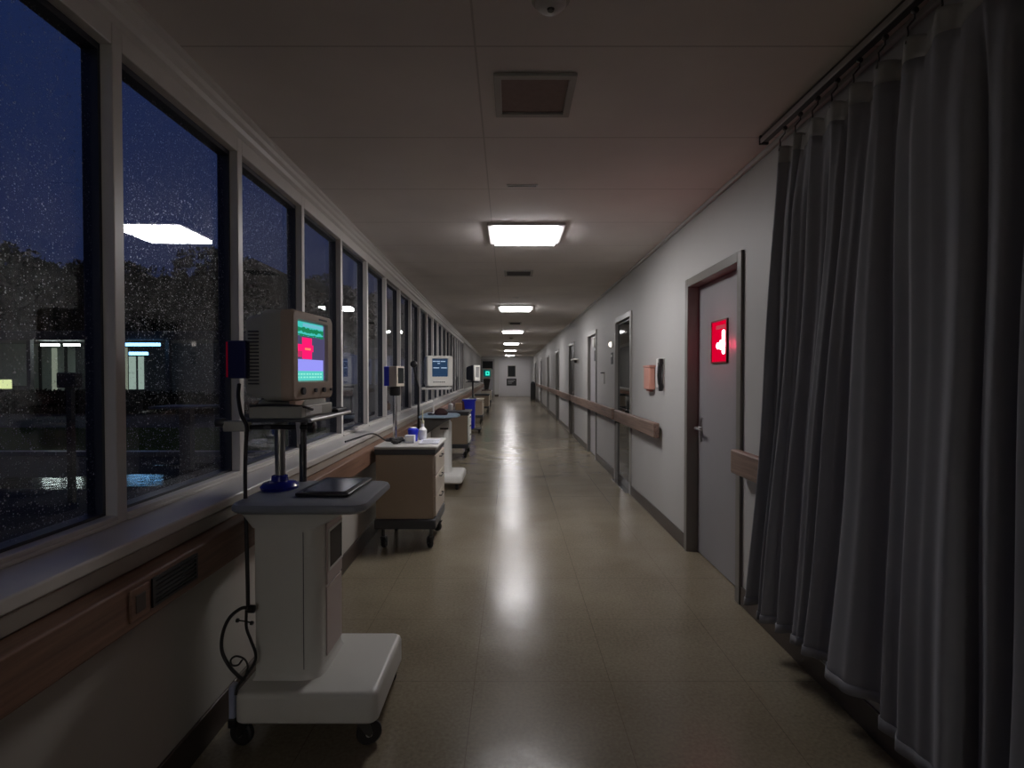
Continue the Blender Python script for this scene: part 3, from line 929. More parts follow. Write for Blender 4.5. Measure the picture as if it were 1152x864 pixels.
def spline(P, n=14):
    P = [Vector(p) for p in P]
    P = [P[0] * 2 - P[1]] + P + [P[-1] * 2 - P[-2]]
    out = []
    for i in range(1, len(P) - 2):
        for k in range(n):
            t_ = k / n
            a, b, c, d = P[i - 1:i + 3]
            out.append(0.5 * ((2 * b) + (-a + c) * t_ + (2 * a - 5 * b + 4 * c - d) * t_ ** 2 + (-a + 3 * b - 3 * c + d) * t_ ** 3))
    out.append(P[-2])
    return out
def px(u, v, s):                           # helper to read a place at distance s along the corridor
    return ((u - 576) * s / F, s, EYE - (v - 422) * s / F)
cb_ = MB().tube(spline([px(269, 432, 2.15), px(268, 446, 2.13), px(271, 466, 2.11), px(277, 480, 2.10), px(276, 500, 2.10), px(275, 530, 2.09), px(275, 558, 2.075),
                  px(275.5, 585, 2.04), px(276.5, 640, 2.0), px(277, 686, 1.995)]), 0.0075, 10).build('power_cable', M['rubber'], c1, (-C1[0], -C1[1], 0))
MB().tube(spline([px(281, 687, 1.99), px(270, 686, 1.99), px(256, 697, 1.985), px(248, 715, 1.98), px(247, 735, 1.975), px(255, 752, 1.97), px(266, 764, 1.965), px(273, 768, 1.96)]), 0.0065, 10).build('cable_loop', M['rubber'], cb_)
MB().tube(spline([px(275, 688, 1.98), px(275, 708, 1.98), px(280, 723, 1.98), px(285, 738, 1.985), px(283, 750, 1.98), px(274, 763, 1.965), px(265, 775, 1.955), px(262, 785, 1.95)]), 0.0055, 10).build('cable_loop', M['rubber'], cb_)
MB().tube(spline([px(274, 762, 1.955), px(276, 752, 1.955), px(272, 744, 1.955), px(263, 741, 1.955), px(257, 745, 1.955), px(258, 751, 1.955), px(265, 751, 1.955), px(270, 745, 1.955)]), 0.0035, 8).build('cable_tail', M['rubber'], cb_)
m_ = MB()
p_ = px(281, 687, 1.985)
m_.lathe([(0.008, -0.014), (0.015, -0.010), (0.015, 0.010), (0.008, 0.014)], p_, 'x', 14)
m_.build('cable_plug', M['black'], cb_)
m_ = MB()
for u, v in ((265, 700), (281, 703)):
    p_ = px(u, v, 1.98)
    m_.lathe([(0.003, -0.007), (0.008, -0.004), (0.008, 0.004), (0.003, 0.007)], p_, 'x', 10)
m_.tube([px(265, 700, 1.98), px(275, 701, 1.98), px(281, 703, 1.98)], 0.003, 6)
m_.build('cable_clip', M['dmetal'], cb_)

# black tray on the top
t = thing('tablet_tray', 'flat black tray with dark blue surface lying on the nearest cart', 'tray', (-0.745, 2.255, 0.9005), math.radians(-2))
m_ = MB().loft([[(a, b, z_) for a, b in sub_bevel_poly(-0.108 + i_, 0.108 - i_, -0.165 + i_, 0.165 - i_, 0.012, 4)] for z_, i_ in ((0, 0.006), (0.004, 0), (0.012, 0), (0.015, 0.004))])
m_.build('tray_body', M['black'], t)
MB().box(-0.085, 0.085, -0.135, 0.125, 0.0151, 0.0165).build('tray_surface', pbr('dark_blue_panel', (0.022, 0.027, 0.05), 0.25), t)

# ---------------- CRT monitors
def crt(name_label, loc, rot, w, h, d, body, bezel, sx0, sx1, sz0, sz1, screen_mat, taper=1.0):
    t_ = thing('crt_monitor', name_label, 'monitor', loc, rot)
    df = d * (0.56 if taper < 1 else 0.38)
    yf = -d / 2
    # front shell as a ring, opening = screen
    m2 = MB()
    def rr(x0, x1, z0, z1, r, y_):
        return [(a, y_, b) for a, b in sub_bevel_poly(x0, x1, z0, z1, r, 4)]
    outer = [rr(-w / 2 + i_, w / 2 - i_, 0 + i_, h - i_, 0.022, yf + yy) for yy, i_ in ((0.0, 0.008), (0.005, 0.002), (0.010, 0.0), (df * 0.42, 0.0))]
    m2.loft(outer, cap=False)
    n_ = len(outer[0])
    inner = [rr(sx0, sx1, sz0, sz1, 0.008, yf), rr(sx0 + 0.006, sx1 - 0.006, sz0 + 0.006, sz1 - 0.006, 0.006, yf + 0.014)]
    o0, i0 = outer[0], inner[0]
    m2.loft([o0, i0], cap=False)
    m2.loft(inner, cap=False)
    m2.build('monitor_bezel', bezel, t_)
    m2 = MB()
    m2.loft([rr(-w / 2 + i_, w / 2 - i_, i_, h - i_, 0.022, yf + yy) for yy, i_ in ((df * 0.42 + 0.0005, 0.001), (df, 0.0), (df + 0.012, 0.006))], cap=True)
    m2.build('monitor_shell', body, t_)
    m2 = MB()
    m2.loft([rr(-w / 2 + a_, w / 2 - a_, b_, h - c_, 0.02, yf + df + 0.012 + q_ * (d - df - 0.012)) for q_, a_, b_, c_ in ((0, .012, .008, .012), (0.35, .02, .012, .018), (0.8, 0.02 + (w * 0.12 - 0.02) * taper, .012 + .018 * taper, .02 + (h * 0.1 - .02) * taper), (1.0, 0.026 + (w * 0.18 - 0.026) * taper, .016 + .029 * taper, .028 + (h * 0.16 - .028) * taper))])
    bk = m2.build('monitor_back', body, t_)
    m2 = MB()
    for q in range(16):
        z_ = h * 0.18 + q * h * 0.038
        yy = yf + df + 0.03
        m2.box(-w / 2 + 0.010, -w / 2 + 0.030, yy, yy + (d - df) * 0.45, z_, z_ + h * 0.016)
    m2.build('vent_slots', M['slate'], bk)
    sc_ = MB().box(sx0 + 0.003, sx1 - 0.003, yf + 0.0135, yf + 0.02, sz0 + 0.003, sz1 - 0.003).build('screen', screen_mat, t_)
    return t_, sc_, yf

BG = emit('screen_grey_purple', (0.075, 0.065, 0.14), 1.0)
mon1, scr1, yf = crt('beige tube monitor with a bright pink and teal screen on the nearest cart', (-0.953, 2.300, 1.277), math.radians(86), 0.39, 0.365, 0.21,
                     M['beige'], M['beige2'], -0.152, 0.142, 0.074, 0.330, BG, taper=0.15)
def scr_rect(parent, x0, x1, z0, z1, mat, yy, name='screen_band'):
    return MB().box(x0, x1, yy, yy + 0.001, z0, z1).build(name, mat, parent)
sx0, sx1, sz0, sz1 = -0.148, 0.115, 0.080, 0.324
def fr(a, b, c, d_):
    return sx0 + (sx1 - sx0) * a, sx0 + (sx1 - sx0) * b, sz1 - (sz1 - sz0) * d_, sz1 - (sz1 - sz0) * c
Y1, Y2, Y3 = yf + 0.0122, yf + 0.0108, yf + 0.0095
E = dict(teal=emit('screen_teal', (0.06, 0.55, 0.50), 1.0), green=emit('screen_green', (0.012, 0.22, 0.09), 1.0), pink=emit('screen_pink', (1.0, 0.012, 0.16), 1.05),
         pink2=emit('screen_dull_pink', (0.55, 0.03, 0.12), 1.0), lav=emit('screen_lavender', (0.32, 0.32, 0.95), 1.0), aqua=emit('screen_aqua', (0.10, 0.62, 0.55), 1.0),
         aqua2=emit('screen_pale_aqua', (0.3, 0.85, 0.7), 1.0), orange=emit('screen_orange', (1.0, 0.25, 0.15), 1.0), sky=emit('screen_sky', (0.16, 0.5, 0.62), 1.0))
scr_rect(scr1, *fr(0, 1, 0.0, 0.12), E['teal'], Y1)
scr_rect(scr1, *fr(0.25, 1, 0.02, 0.08), E['sky'], Y2)
def poly_band(parent, tops, bots, mat, yy, name='screen_trace'):
    vs, n_ = [], len(tops)
    for (u, a), (u2, b) in zip(tops, bots):
        X = sx0 + (sx1 - sx0) * u
        vs += [(X, yy, sz1 - (sz1 - sz0) * a), (X, yy, sz1 - (sz1 - sz0) * b)]
    fs = [(2 * i, 2 * i + 1, 2 * i + 3, 2 * i + 2) for i in range(n_ - 1)]
    return MB().add(vs, fs).build(name, mat, parent, smooth=False)
scr_rect(scr1, *fr(0, 1, 0.12, 0.235), E['teal'], Y1, 'screen_band')
r2 = random.Random(3)
us = [i / 20 for i in range(21)]
poly_band(scr1, [(u, 0.085 + 0.03 * r2.random()) for u in us], [(u, 0.15 + 0.04 * r2.random()) for u in us], E['green'], Y2)
poly_band(scr1, [(u, 0.20 + 0.02 * r2.random()) for u in us], [(u, 0.225 + 0.03 * r2.random()) for u in us], E['green'], Y3)
scr_rect(scr1, *fr(0.22, 0.56, 0.265, 0.63), E['pink'], Y2, 'screen_cross')
scr_rect(scr1, *fr(0.0, 0.60, 0.385, 0.50), E['pink'], Y3, 'screen_cross')
scr_rect(scr1, *fr(0.0, 0.22, 0.50, 0.60), E['pink2'], Y2, 'screen_patch')
scr_rect(scr1, *fr(0.30, 0.50, 0.44, 0.475), E['orange'], Y3 - 0.0006, 'screen_mark')
scr_rect(scr1, *fr(0, 1, 0.635, 0.835), E['lav'], Y1)
scr_rect(scr1, *fr(0, 1, 0.835, 1.0), E['aqua'], Y1)
for q in range(9):
    a = 0.06 + 0.1 * q
    for rrow in range(2):
        scr_rect(scr1, *fr(a, a + 0.05 + 0.03 * r2.random(), 0.875 + 0.055 * rrow, 0.90 + 0.055 * rrow), E['aqua2'], Y2, 'screen_text')
# knobs, brand strokes, swivel foot, blue module
for xx, rr_ in ((-0.115, 0.015), (0.0, 0.009), (0.085, 0.011), (0.160, 0.006)):
    MB().lathe([(rr_, yf - 0.010), (rr_, yf + 0.002)], (xx, 0, 0.038), 'y', 16).build('control_knob', M['slate'], mon1)
m_ = MB()
for q in range(7):
    m_.box(0.045 + q * 0.0125, 0.054 + q * 0.0125, yf - 0.0012, yf + 0.002, 0.342, 0.3495)
m_.build('brand_lettering', M['slate'], mon1)
m_ = MB().loft([[(a, b, z_) for a, b in sub_bevel_poly(-w_ / 2, w_ / 2, -0.11, 0.09, 0.02, 4)] for z_, w_ in ((-0.0195, 0.24), (-0.008, 0.22), (0.0005, 0.18))])
sf = m_.build('monitor_foot', M['beige'], mon1)
MB().box(-0.17, 0.12, yf + 0.002, yf + 0.03, -0.019, -0.001).build('foot_front', pbr('peach_plastic_strip', (0.62, 0.43, 0.33), 0.5), mon1, bevel=0.003)
MB().box(-0.200, -0.115, 0.085, 0.160, 0.090, 0.240).build('blue_module', pbr('deep_navy_case', (0.008, 0.012, 0.09), 0.35), mon1, bevel=0.004)
MB().box(-0.198, -0.192, 0.1605, 0.166, 0.095, 0.235).build('red_indicator', emit('red_indicator_strip', (0.8, 0.0, 0.05), 0.08), mon1)  # self-lit strip added for the dim red glow beside the case

# things on the shelf below the monitor
t = thing('control_box', 'flat beige control box under the tube monitor on the nearest cart', 'box', (-0.955, 2.26, 1.2085))
MB().box(-0.085, 0.125, -0.155, 0.20, 0, 0.0475).build('box_case', M['beige'], t, bevel=0.004)
MB().box(0.1255, 0.1275, -0.12, 0.06, 0.008, 0.040).build('box_faceplate', M['cart_white'], t)
MB().tube(spline([(-0.086, -0.10, 0.03), (-0.075, -0.158, 0.05), (-0.02, -0.150, 0.053), (0.05, -0.148, 0.052), (0.128, -0.14, 0.045), (0.131, -0.06, 0.030)], 8), 0.0055, 8).build('box_lead', M['rubber'], t)
t = thing('flat_keypad', 'thin black keypad at the corridor end of the monitor shelf', 'keypad', (-0.845, 2.525, 1.2085))
MB().box(-0.04, 0.04, -0.06, 0.07, 0, 0.014).build('keypad_case', M['black'], t, bevel=0.003)
m_ = MB()
for a in range(3):
    for b in range(5):
        m_.box(-0.03 + a * 0.022, -0.014 + a * 0.022, -0.05 + b * 0.023, -0.034 + b * 0.023, 0.0145, 0.018)
m_.build('keypad_keys', M['slate'], t)

# --- cabinet cart builder
def cabinet_cart(label, x0, x1, y0, y1, z_top, body_b, body_mat, top_mat, band_mat, wheel_r=0.045, plinth=0.10, drawer=True, side_mat=None):
    cx, cy = (x0 + x1) / 2, (y0 + y1) / 2
    t_ = thing('cabinet_cart', label, 'cart', (cx, cy, 0))
    hx, hy = (x1 - x0) / 2, (y1 - y0) / 2
    side_mat = side_mat or body_mat
    MB().box(-hx + 0.012, hx - 0.035, -hy + 0.015, hy - 0.02, body_b, z_top - 0.065).build('cabinet_body', body_mat, t_, bevel=0.005)
    MB().box(-hx + 0.005, hx - 0.02, -hy + 0.005, hy - 0.005, z_top - 0.065, z_top - 0.018).build('top_band', band_mat, t_, bevel=0.004)
    rounded_slab(-hx, hx, -hy - 0.005, hy, z_top - 0.022, z_top, 0.02, 0.005).build('cabinet_top', top_mat, t_)
    MB().box(-hx + 0.0, hx - 0.015, -hy, hy - 0.01, body_b - plinth + 0.02, body_b).build('plinth', M['slate'], t_, bevel=0.012, seg=3)
    zd0, zd1 = body_b + 0.015, z_top - 0.075
    n_ = 3 if drawer else 1
    for q in range(n_):
        a = zd0 + (zd1 - zd0) * q / n_ + 0.004
        b = zd0 + (zd1 - zd0) * (q + 1) / n_ - 0.004
        dr = MB().box(hx - 0.0345, hx - 0.016, -hy + 0.03, hy - 0.035, a, b).build('drawer_front' if drawer else 'cabinet_door', side_mat, t_, bevel=0.003)
        MB().tube([(hx - 0.016, -0.07, b - 0.03), (hx + 0.002, -0.07, b - 0.03), (hx + 0.002, 0.07, b - 0.03), (hx - 0.016, 0.07, b - 0.03)], 0.005, 8).build('drawer_handle', M['black'], dr)
    for sx_ in (-1, 1):
        for sy_ in (-1, 1):
            caster(t_, sx_ * (hx - 0.06), sy_ * (hy - 0.06), wheel_r, 0.03, body_b - plinth + 0.021, ang=0.4 + sx_ * 0.3 + sy_ * 0.2)
    return t_

c2 = cabinet_cart('tan cabinet cart with dark plinth and clutter on top, second in the row', -1.085, -0.585, 4.17, 4.76, 0.82, 0.245, M['cart_beige'], M['tabletop_white'], M['slate'], 0.045, 0.10, True, M['cart_cream'])
# pole and vitals device on it
t = thing('pole_display', 'small blue and cream display box on a steel pole on the second cart', 'display', (-1.0, 4.55, 0.8205))
MB().lathe([(0.085, 0), (0.085, 0.012), (0.07, 0.02), (0.03, 0.026)], (0, 0, 0), 'z', 24).build('pole_foot', M['black'], t)
MB().lathe([(0.018, 0.02), (0.018, 0.40)], (0, 0, 0), 'z', 18).build('pole', M['chrome'], t)
MB().lathe([(0.040, 0.385), (0.046, 0.395), (0.046, 0.455), (0.040, 0.462)], (0, 0, 0), 'z', 20).build('pole_collar', M['black'], t)
hd = MB().box(-0.02, 0.055, -0.07, 0.07, 0.463, 0.635).build('display_case', M['cart_cream'], t, bevel=0.006)
hd.rotation_euler[2] = math.radians(-14)
o_ = MB().box(-0.068, -0.0205, -0.068, 0.068, 0.468, 0.632).build('back_cover', M['blue'], hd, bevel=0.005)
MB().box(0.0555, 0.058, -0.052, 0.055, 0.49, 0.62).build('display_glass', M['dark_glass'], hd, bevel=0.001)
# clutter
t = thing('trailing_cable', 'thin dark cord trailing over the ledge to the second cart', 'cord')
MB().tube(spline([(-1.06, 4.45, 0.835), (-1.12, 4.3, 0.895 + 0.012), (-1.17, 4.05, 0.905), (-1.19, 3.8, 0.905)], 8), 0.006, 8).build('cord_line', M['black'], t)
t['label'] = 'thin dark cord trailing over the window ledge beside the second cart'
t['category'] = 'cord'
t = thing('cable_heap', 'tangled black leads heaped at the pole foot on the second cart', 'cable', (-0.945, 4.36, 0.8205))
m_ = MB()
for q in range(6):
    pts = [(0.0 + 0.035 * math.cos(a + q) * (0.7 + 0.1 * q), 0.045 * math.sin(a + q * 1.3), 0.009 + 0.006 * q + 0.006 * math.sin(3 * a)) for a in [i * 2 * PI / 14 for i in range(13)]]
    m_.tube(spline(pts, 3), 0.008, 8)
m_.build('lead_coils', M['rubber'], t)
t = thing('small_carton', 'small white box standing on the second cart under the blue tub', 'box', (-0.845, 4.42, 0.8205))
MB().box(-0.038, 0.038, -0.035, 0.035, 0, 0.062).build('carton_body', M['paper'], t, bevel=0.003)
MB().box(-0.030, 0.030, -0.0365, -0.0355, 0.015, 0.045).build('carton_label', M['cart_white'], t)
t = thing('blue_tub', 'round bright blue tub with white lid rim on the second cart', 'tub', (-0.84, 4.52, 0.8205))
MB().lathe([(0.036, 0), (0.042, 0.06), (0.044, 0.085)], (0, 0, 0), 'z', 24).build('tub_body', M['blue'], t)
MB().lathe([(0.046, 0.085), (0.046, 0.098), (0.030, 0.112)], (0, 0, 0), 'z', 24).build('tub_lid', M['blue'], t)
MB().lathe([(0.030, 0.1125), (0.026, 0.117)], (0, 0, 0), 'z', 24).build('lid_label', M['cart_white'], t)
t = thing('spray_bottle', 'slim white bottle with long neck at the back of the second cart', 'bottle', (-0.775, 4.62, 0.8205))
MB().lathe([(0.034, 0), (0.037, 0.01), (0.037, 0.085), (0.014, 0.11), (0.012, 0.145)], (0, 0, 0), 'z', 20).build('bottle_body', M['cart_white'], t)
MB().lathe([(0.014, 0.14), (0.014, 0.165), (0.006, 0.168), (0.005, 0.26)], (0, 0, 0), 'z', 14).build('bottle_nozzle', pbr('cream_nozzle', (0.62, 0.60, 0.42), 0.5), t)
t = thing('paper_sheets', 'white sheets of paper lying on the corridor side of the second cart', 'paper', (-0.685, 4.47, 0.8205), 0.08)
MB().box(-0.085, 0.075, -0.15, 0.15, 0, 0.006).build('sheet', M['paper'], t)
m_ = MB()
for q in range(7):
    m_.box(-0.065, 0.03 + 0.02 * (q % 3), -0.12 + q * 0.032, -0.113 + q * 0.032, 0.0061, 0.0066)
m_.build('printed_lines', M['slate'], t)

# --- cart 3: white pedestal cart with pointed tray and monitor
C3 = (-0.83, 6.62, 0)
c3 = thing('pedestal_cart', 'white pedestal cart with a pale blue pointed top, behind the tan cabinet', 'cart', C3)
m_ = MB()
rings = []
for z_, ins in ((0.085, 0.012), (0.10, 0), (0.15, 0.0), (0.172, 0.012), (0.18, 0.03)):
    rings.append([(a - C3[0], b - C3[1], z_) for a, b in sub_bevel_poly(-1.02 + ins, -0.595 - ins, 6.32 + ins, 6.95 - ins, 0.05 - ins * 0.5, 6)])
m_.loft(rings)
m_.build('cart_base', M['cart_white'], c3)
MB().loft([[(a - C3[0], b - C3[1], z_) for a, b in sub_bevel_poly(-1.0 + g, -0.765 - g, 6.52 + g, 6.80 - g, 0.04, 4)] for z_, g in ((0.175, -0.012), (0.22, 0.0), (0.78, 0.0), (0.815, 0.02))]).build('cart_column', M['cart_white'], c3)
MB().box(-0.84 - C3[0], -0.837 - C3[0], 6.5165 - C3[1], 6.5195 - C3[1], 0.24, 0.70).build('column_seam', M['slate'], c3)
MB().box(-0.88 - C3[0], -0.78 - C3[0], 6.505 - C3[1], 6.52 - C3[1], 0.715, 0.735).build('column_handle', M['black'], c3, bevel=0.004)
# pointed top and dark wedge below
P = [(-1.10, 6.28), (-0.80, 6.26), (-0.655, 6.42), (-0.64, 6.58), (-0.70, 6.80), (-1.10, 6.90)]
MB().loft([[(C3[0] * 0 + (a + 0.85) * k_ + -0.85 - C3[0], (b - 6.6) * k_ + 6.6 - C3[1], z_) for a, b in P] for z_, k_ in ((0.868, 0.97), (0.876, 1.0), (0.892, 1.0), (0.898, 0.98))]).build('cart_top', M['paleblue'], c3)
MB().loft([[(a - C3[0], b - C3[1], z_) for a, b in Q] for z_, Q in ((0.66, [(-1.08, 6.34), (-1.04, 6.34), (-1.04, 6.50), (-1.08, 6.50)]), (0.74, [(-1.08, 6.31), (-0.93, 6.31), (-0.93, 6.6), (-1.08, 6.6)]), (0.867, [(-1.08, 6.29), (-0.72, 6.30), (-0.70, 6.75), (-1.08, 6.85)]))]).build('top_support', pbr('dark_taupe_plastic', (0.055, 0.052, 0.048), 0.5), c3, bevel=0.004)
for x, y in ((-0.655, 6.39), (-0.93, 6.39), (-0.655, 6.88), (-0.93, 6.88)):
    caster(c3, x - C3[0], y - C3[1], 0.036, 0.024, 0.087, ang=0.5)
MB().lathe([(0.011, 0.897), (0.011, 1.225)], (-0.965 - C3[0], 6.55 - C3[1], 0), 'z', 14).build('support_pole', M['cart_white'], c3)
MB().lathe([(0.045, 0.897), (0.045, 0.905), (0.02, 0.92)], (-0.965 - C3[0], 6.55 - C3[1], 0), 'z', 20).build('pole_foot', M['cart_white'], c3)
MB().lathe([(0.013, 0.70), (0.013, 1.24)], (-1.115 - C3[0], 6.35 - C3[1], 0), 'z', 12).build('support_pole', M['black'], c3)
rounded_slab(-1.09 - C3[0], -0.755 - C3[0], 6.38 - C3[1], 6.68 - C3[1], 1.205, 1.232, 0.02, 0.004).build('monitor_shelf', M['cart_white'], c3)
m_ = MB().lathe([(0.02, -0.03), (0.04, -0.02), (0.04, 0.02), (0.02, 0.03)], (-1.17 - C3[0], 6.36 - C3[1], 1.51), 'y', 18)
m_.tube([(-1.17 - C3[0], 6.36 - C3[1], 1.48), (-1.15 - C3[0], 6.36 - C3[1], 1.38), (-1.115 - C3[0], 6.36 - C3[1], 1.22)], 0.013, 10)
m_.build('side_lever', M['black'], c3)
navy_scr = emit('screen_slate_blue', (0.020, 0.045, 0.095), 1.0)
mon3, scr3, yf3 = crt('white tube monitor with a dark blue text screen on the white cart', (-0.925, 6.52, 1.2465), math.radians(29), 0.325, 0.365, 0.27,
                      M['white'], M['white'], -0.105, 0.105, 0.11, 0.335, navy_scr)
MB().loft([[(a, b, z_) for a, b in sub_bevel_poly(-w_ / 2, w_ / 2, -0.09, 0.09, 0.02, 3)] for z_, w_ in ((-0.014, 0.24), (0.0, 0.18))]).build('monitor_foot', M['slate'], mon3)
ewh = emit('screen_pale_text', (0.45, 0.58, 0.78), 1.0)
for z_, segs in ((0.30, ((-.09, -.05), (-.045, 0.0), (0.01, .07))), (0.222, ((-.085, -.01), (.015, .09))), (0.275, ((-.03, .0),))):
    for a, b in segs:
        scr_rect(scr3, a, b, z_ - 0.006, z_ + 0.003, ewh, yf3 + 0.0125, 'screen_text')
m_ = MB()
for q in range(6):
    m_.box(-0.09 + q * 0.026, -0.075 + q * 0.026, yf3 - 0.006, yf3 + 0.002, 0.045, 0.056)
m_.build('control_buttons', M['slate'], mon3)
t = thing('dark_pouch', 'dark maroon pouch with black leads on the pale blue cart top', 'pouch', (-0.86, 6.46, 0.8985))
m_ = MB().loft([[(a * k_, b * k_, z_) for a, b in sub_bevel_poly(-0.085, 0.085, -0.05, 0.05, 0.045, 4)] for z_, k_ in ((0, 0.85), (0.02, 1.0), (0.05, 0.8), (0.075, 0.45), (0.08, 0.2))])
m_.build('pouch_body', pbr('maroon_cloth', (0.035, 0.010, 0.010), 0.7), t)
MB().tube(spline([(-0.07, -0.05, 0.012), (-0.12, -0.07, 0.012), (-0.15, -0.03, 0.012), (-0.11, 0.0, 0.014)], 6), 0.009, 8).build('lead', M['black'], t)

# --- cart 4
c4 = cabinet_cart('tan cabinet cart with dark open top, just before the blue bin', -1.19, -0.705, 8.8, 9.45, 0.775, 0.235, M['cart_beige'], M['slate'], M['slate'], 0.05, 0.09, True, M['cart_white'])
t = thing('pump_bottle', 'small white pump bottle on the ledge side of the dark-topped cart', 'bottle', (-1.06, 9.2, 0.7755))
MB().lathe([(0.04, 0), (0.04, 0.10), (0.015, 0.125)], (0, 0, 0), 'z', 16).build('bottle_body', M['cart_white'], t)
MB().tube([(0, 0, 0.12), (0, 0, 0.17), (0.04, 0, 0.17)], 0.008, 8).build('bottle_pump', M['cart_white'], t)
t = thing('snack_carton', 'small tan and brown carton on the dark-topped cart', 'box', (-0.92, 9.25, 0.7755), 0.3)
MB().box(-0.06, 0.05, -0.04, 0.04, 0, 0.12).build('carton_body', pbr('tan_card', (0.55, 0.35, 0.2), 0.7), t, bevel=0.003)
MB().loft([[(0.052, -0.035, 0.0), (0.10, -0.035, 0), (0.10, 0.035, 0), (0.052, 0.035, 0)], [(0.052, -0.03, 0.16), (0.08, -0.03, 0.15), (0.08, 0.03, 0.15), (0.052, 0.03, 0.16)]]).build('carton_flap', pbr('brown_card', (0.10, 0.03, 0.02), 0.7), t)

# --- blue bin on a black dolly
t = thing('blue_bin', 'tall bright blue plastic bin on a black wheeled base', 'bin', (-1.03, 12.9, 0))
MB().loft([[(a, b, z_) for a, b in sub_bevel_poly(-0.14 * k_, 0.14 * k_, -0.19 * k_, 0.19 * k_, 0.03, 4)] for z_, k_ in ((0.10, 0.86), (0.11, 0.9), (0.76, 1.0))]).build('bin_body', M['blue'], t)
rounded_slab(-0.165, 0.165, -0.215, 0.215, 0.76, 0.80, 0.04, 0.006).build('bin_rim', M['blue'], t)
MB().box(-0.11, 0.11, -0.15, 0.15, 0.801, 0.806).build('bin_liner', M['paper'], t)
dl = MB().box(-0.17, 0.30, -0.23, 0.23, 0.075, 0.10).build('dolly', M['black'], t, bevel=0.008)
for a in (-0.11, 0.24):
    for b in (-0.17, 0.17):
        caster(t, a, b, 0.032, 0.03, 0.0755, ang=0.4)

# --- carts further on
c5 = cabinet_cart('cream cabinet cart standing just beyond the blue bin', -1.33, -0.82, 15.2, 15.85, 0.70, 0.24, M['cart_beige'], M['cart_cream'], M['cart_cream'], 0.05, 0.09, False, M['cart_cream'])
m5, s5, y5 = crt('white monitor turned side-on upon a pole, on the cart beyond the blue bin', (-1.14, 15.5, 1.215), math.radians(72), 0.40, 0.45, 0.30, M['slate'], M['white'], -0.14, 0.14, 0.10, 0.40, M['slate'])
m_ = MB()
for q in range(12):
    m_.box(-0.13, 0.13, y5 - 0.003, y5 + 0.010, 0.115 + q * 0.023, 0.125 + q * 0.023)
m_.build('front_louvres', M['cart_white'], m5)
MB().box(-0.15, 0.15, -0.10, 0.10, -0.025, 0.0).build('monitor_foot', M['slate'], m5, bevel=0.004)
t = thing('monitor_stand', 'dark pole stand under the side-on monitor', 'stand', (-1.14, 15.5, 0.7005))
MB().lathe([(0.10, 0), (0.10, 0.015), (0.03, 0.03)], (0, 0, 0), 'z', 20).build('stand_foot', M['black'], t)
MB().lathe([(0.025, 0.02), (0.025, 0.47)], (0, 0, 0), 'z', 14).build('stand_pole', M['slate'], t)
MB().box(-0.19, 0.19, -0.14, 0.14, 0.47, 0.488).build('stand_plate', M['slate'], t, bevel=0.003)
c6 = cabinet_cart('tan cabinet cart with dark top, last but one in the row', -1.36, -0.82, 19.4, 20.1, 0.69, 0.24, M['cart_beige'], M['slate'], M['slate'], 0.055, 0.09, False, M['cart_cream'])
c7 = cabinet_cart('farthest cabinet cart in the row, under the green screen', -1.42, -0.93, 24.2, 24.9, 0.66, 0.24, M['cart_cream'], M['cart_cream'], M['cart_cream'], 0.05, 0.09, False, M['cart_cream'])
m7, s7, y7 = crt('small distant monitor with a glowing green square, farthest along the corridor', (-1.17, 24.5, 1.215), math.radians(8), 0.46, 0.47, 0.36, M['beige'], M['beige'], -0.16, 0.17, 0.09, 0.40, emit('screen_dark_teal', (0.0, 0.075, 0.075), 1.0))
scr_rect(s7, -0.06, 0.12, 0.15, 0.34, emit('screen_bright_teal', (0.05, 0.85, 0.62), 1.1), y7 + 0.0122)
scr_rect(s7, -0.01, 0.07, 0.20, 0.29, emit('screen_mid_teal', (0.0, 0.25, 0.2), 1.0), y7 + 0.011)
MB().loft([[(-0.08, -0.08, -0.50), (0.08, -0.08, -0.50), (0.08, 0.08, -0.50), (-0.08, 0.08, -0.50)], [(-0.16, -0.14, -0.03), (0.16, -0.14, -0.03), (0.16, 0.12, -0.03), (-0.16, 0.12, -0.03)], [(-0.12, -0.12, 0), (0.12, -0.12, 0), (0.12, 0.1, 0), (-0.12, 0.1, 0)]]).build('monitor_stand', M['black'], m7)
t = thing('brown_case', 'flat reddish brown case on the farthest cart', 'case', (-1.17, 24.5, 0.6605))
MB().box(-0.22, 0.22, -0.14, 0.14, 0, 0.05).build('case_body', pbr('red_brown_case', (0.08, 0.03, 0.028), 0.5), t, bevel=0.008)
MB().box(-0.05, 0.05, -0.148, -0.1405, 0.018, 0.034).build('case_latch', M['dmetal'], t)

# ------------------------------------------------------------------ outdoors
ground = pbr('wet_asphalt', (0.012, 0.012, 0.014), 0.75, spec=0.15, noise=0.3, nscale=0.7, bump=0.3, bscale=3)
struct(MB().box(-90, -1.55, -10, 90, -0.35, -0.15).build('trim_6', ground, smooth=False))
bpy.data.objects['trim_6'].name = 'ground'
g = MB().box(-30, -4.6, 10.2, 15.0, -0.149, -0.10).build('grass_strip', pbr('dark_wet_grass', (0.05, 0.075, 0.02), 1.0, spec=0.0, noise=0.5, nscale=14, bump=0.8, bscale=40))
tag(g, 'dark wet grass strip outside the windows, before the lit building', 'grass', kind='stuff')
kb = MB().box(-30, -4.6, 10.0, 10.19, -0.149, -0.06).build('kerb_stone', pbr('wet_concrete', (0.10, 0.10, 0.10), 0.35), bevel=0.01)
tag(kb, 'pale wet kerb along the near edge of the grass outside', 'kerb')
wat = pbr('rain_water', (0.01, 0.013, 0.02), 0.09, spec=0.5, bump=0.25, bscale=9)
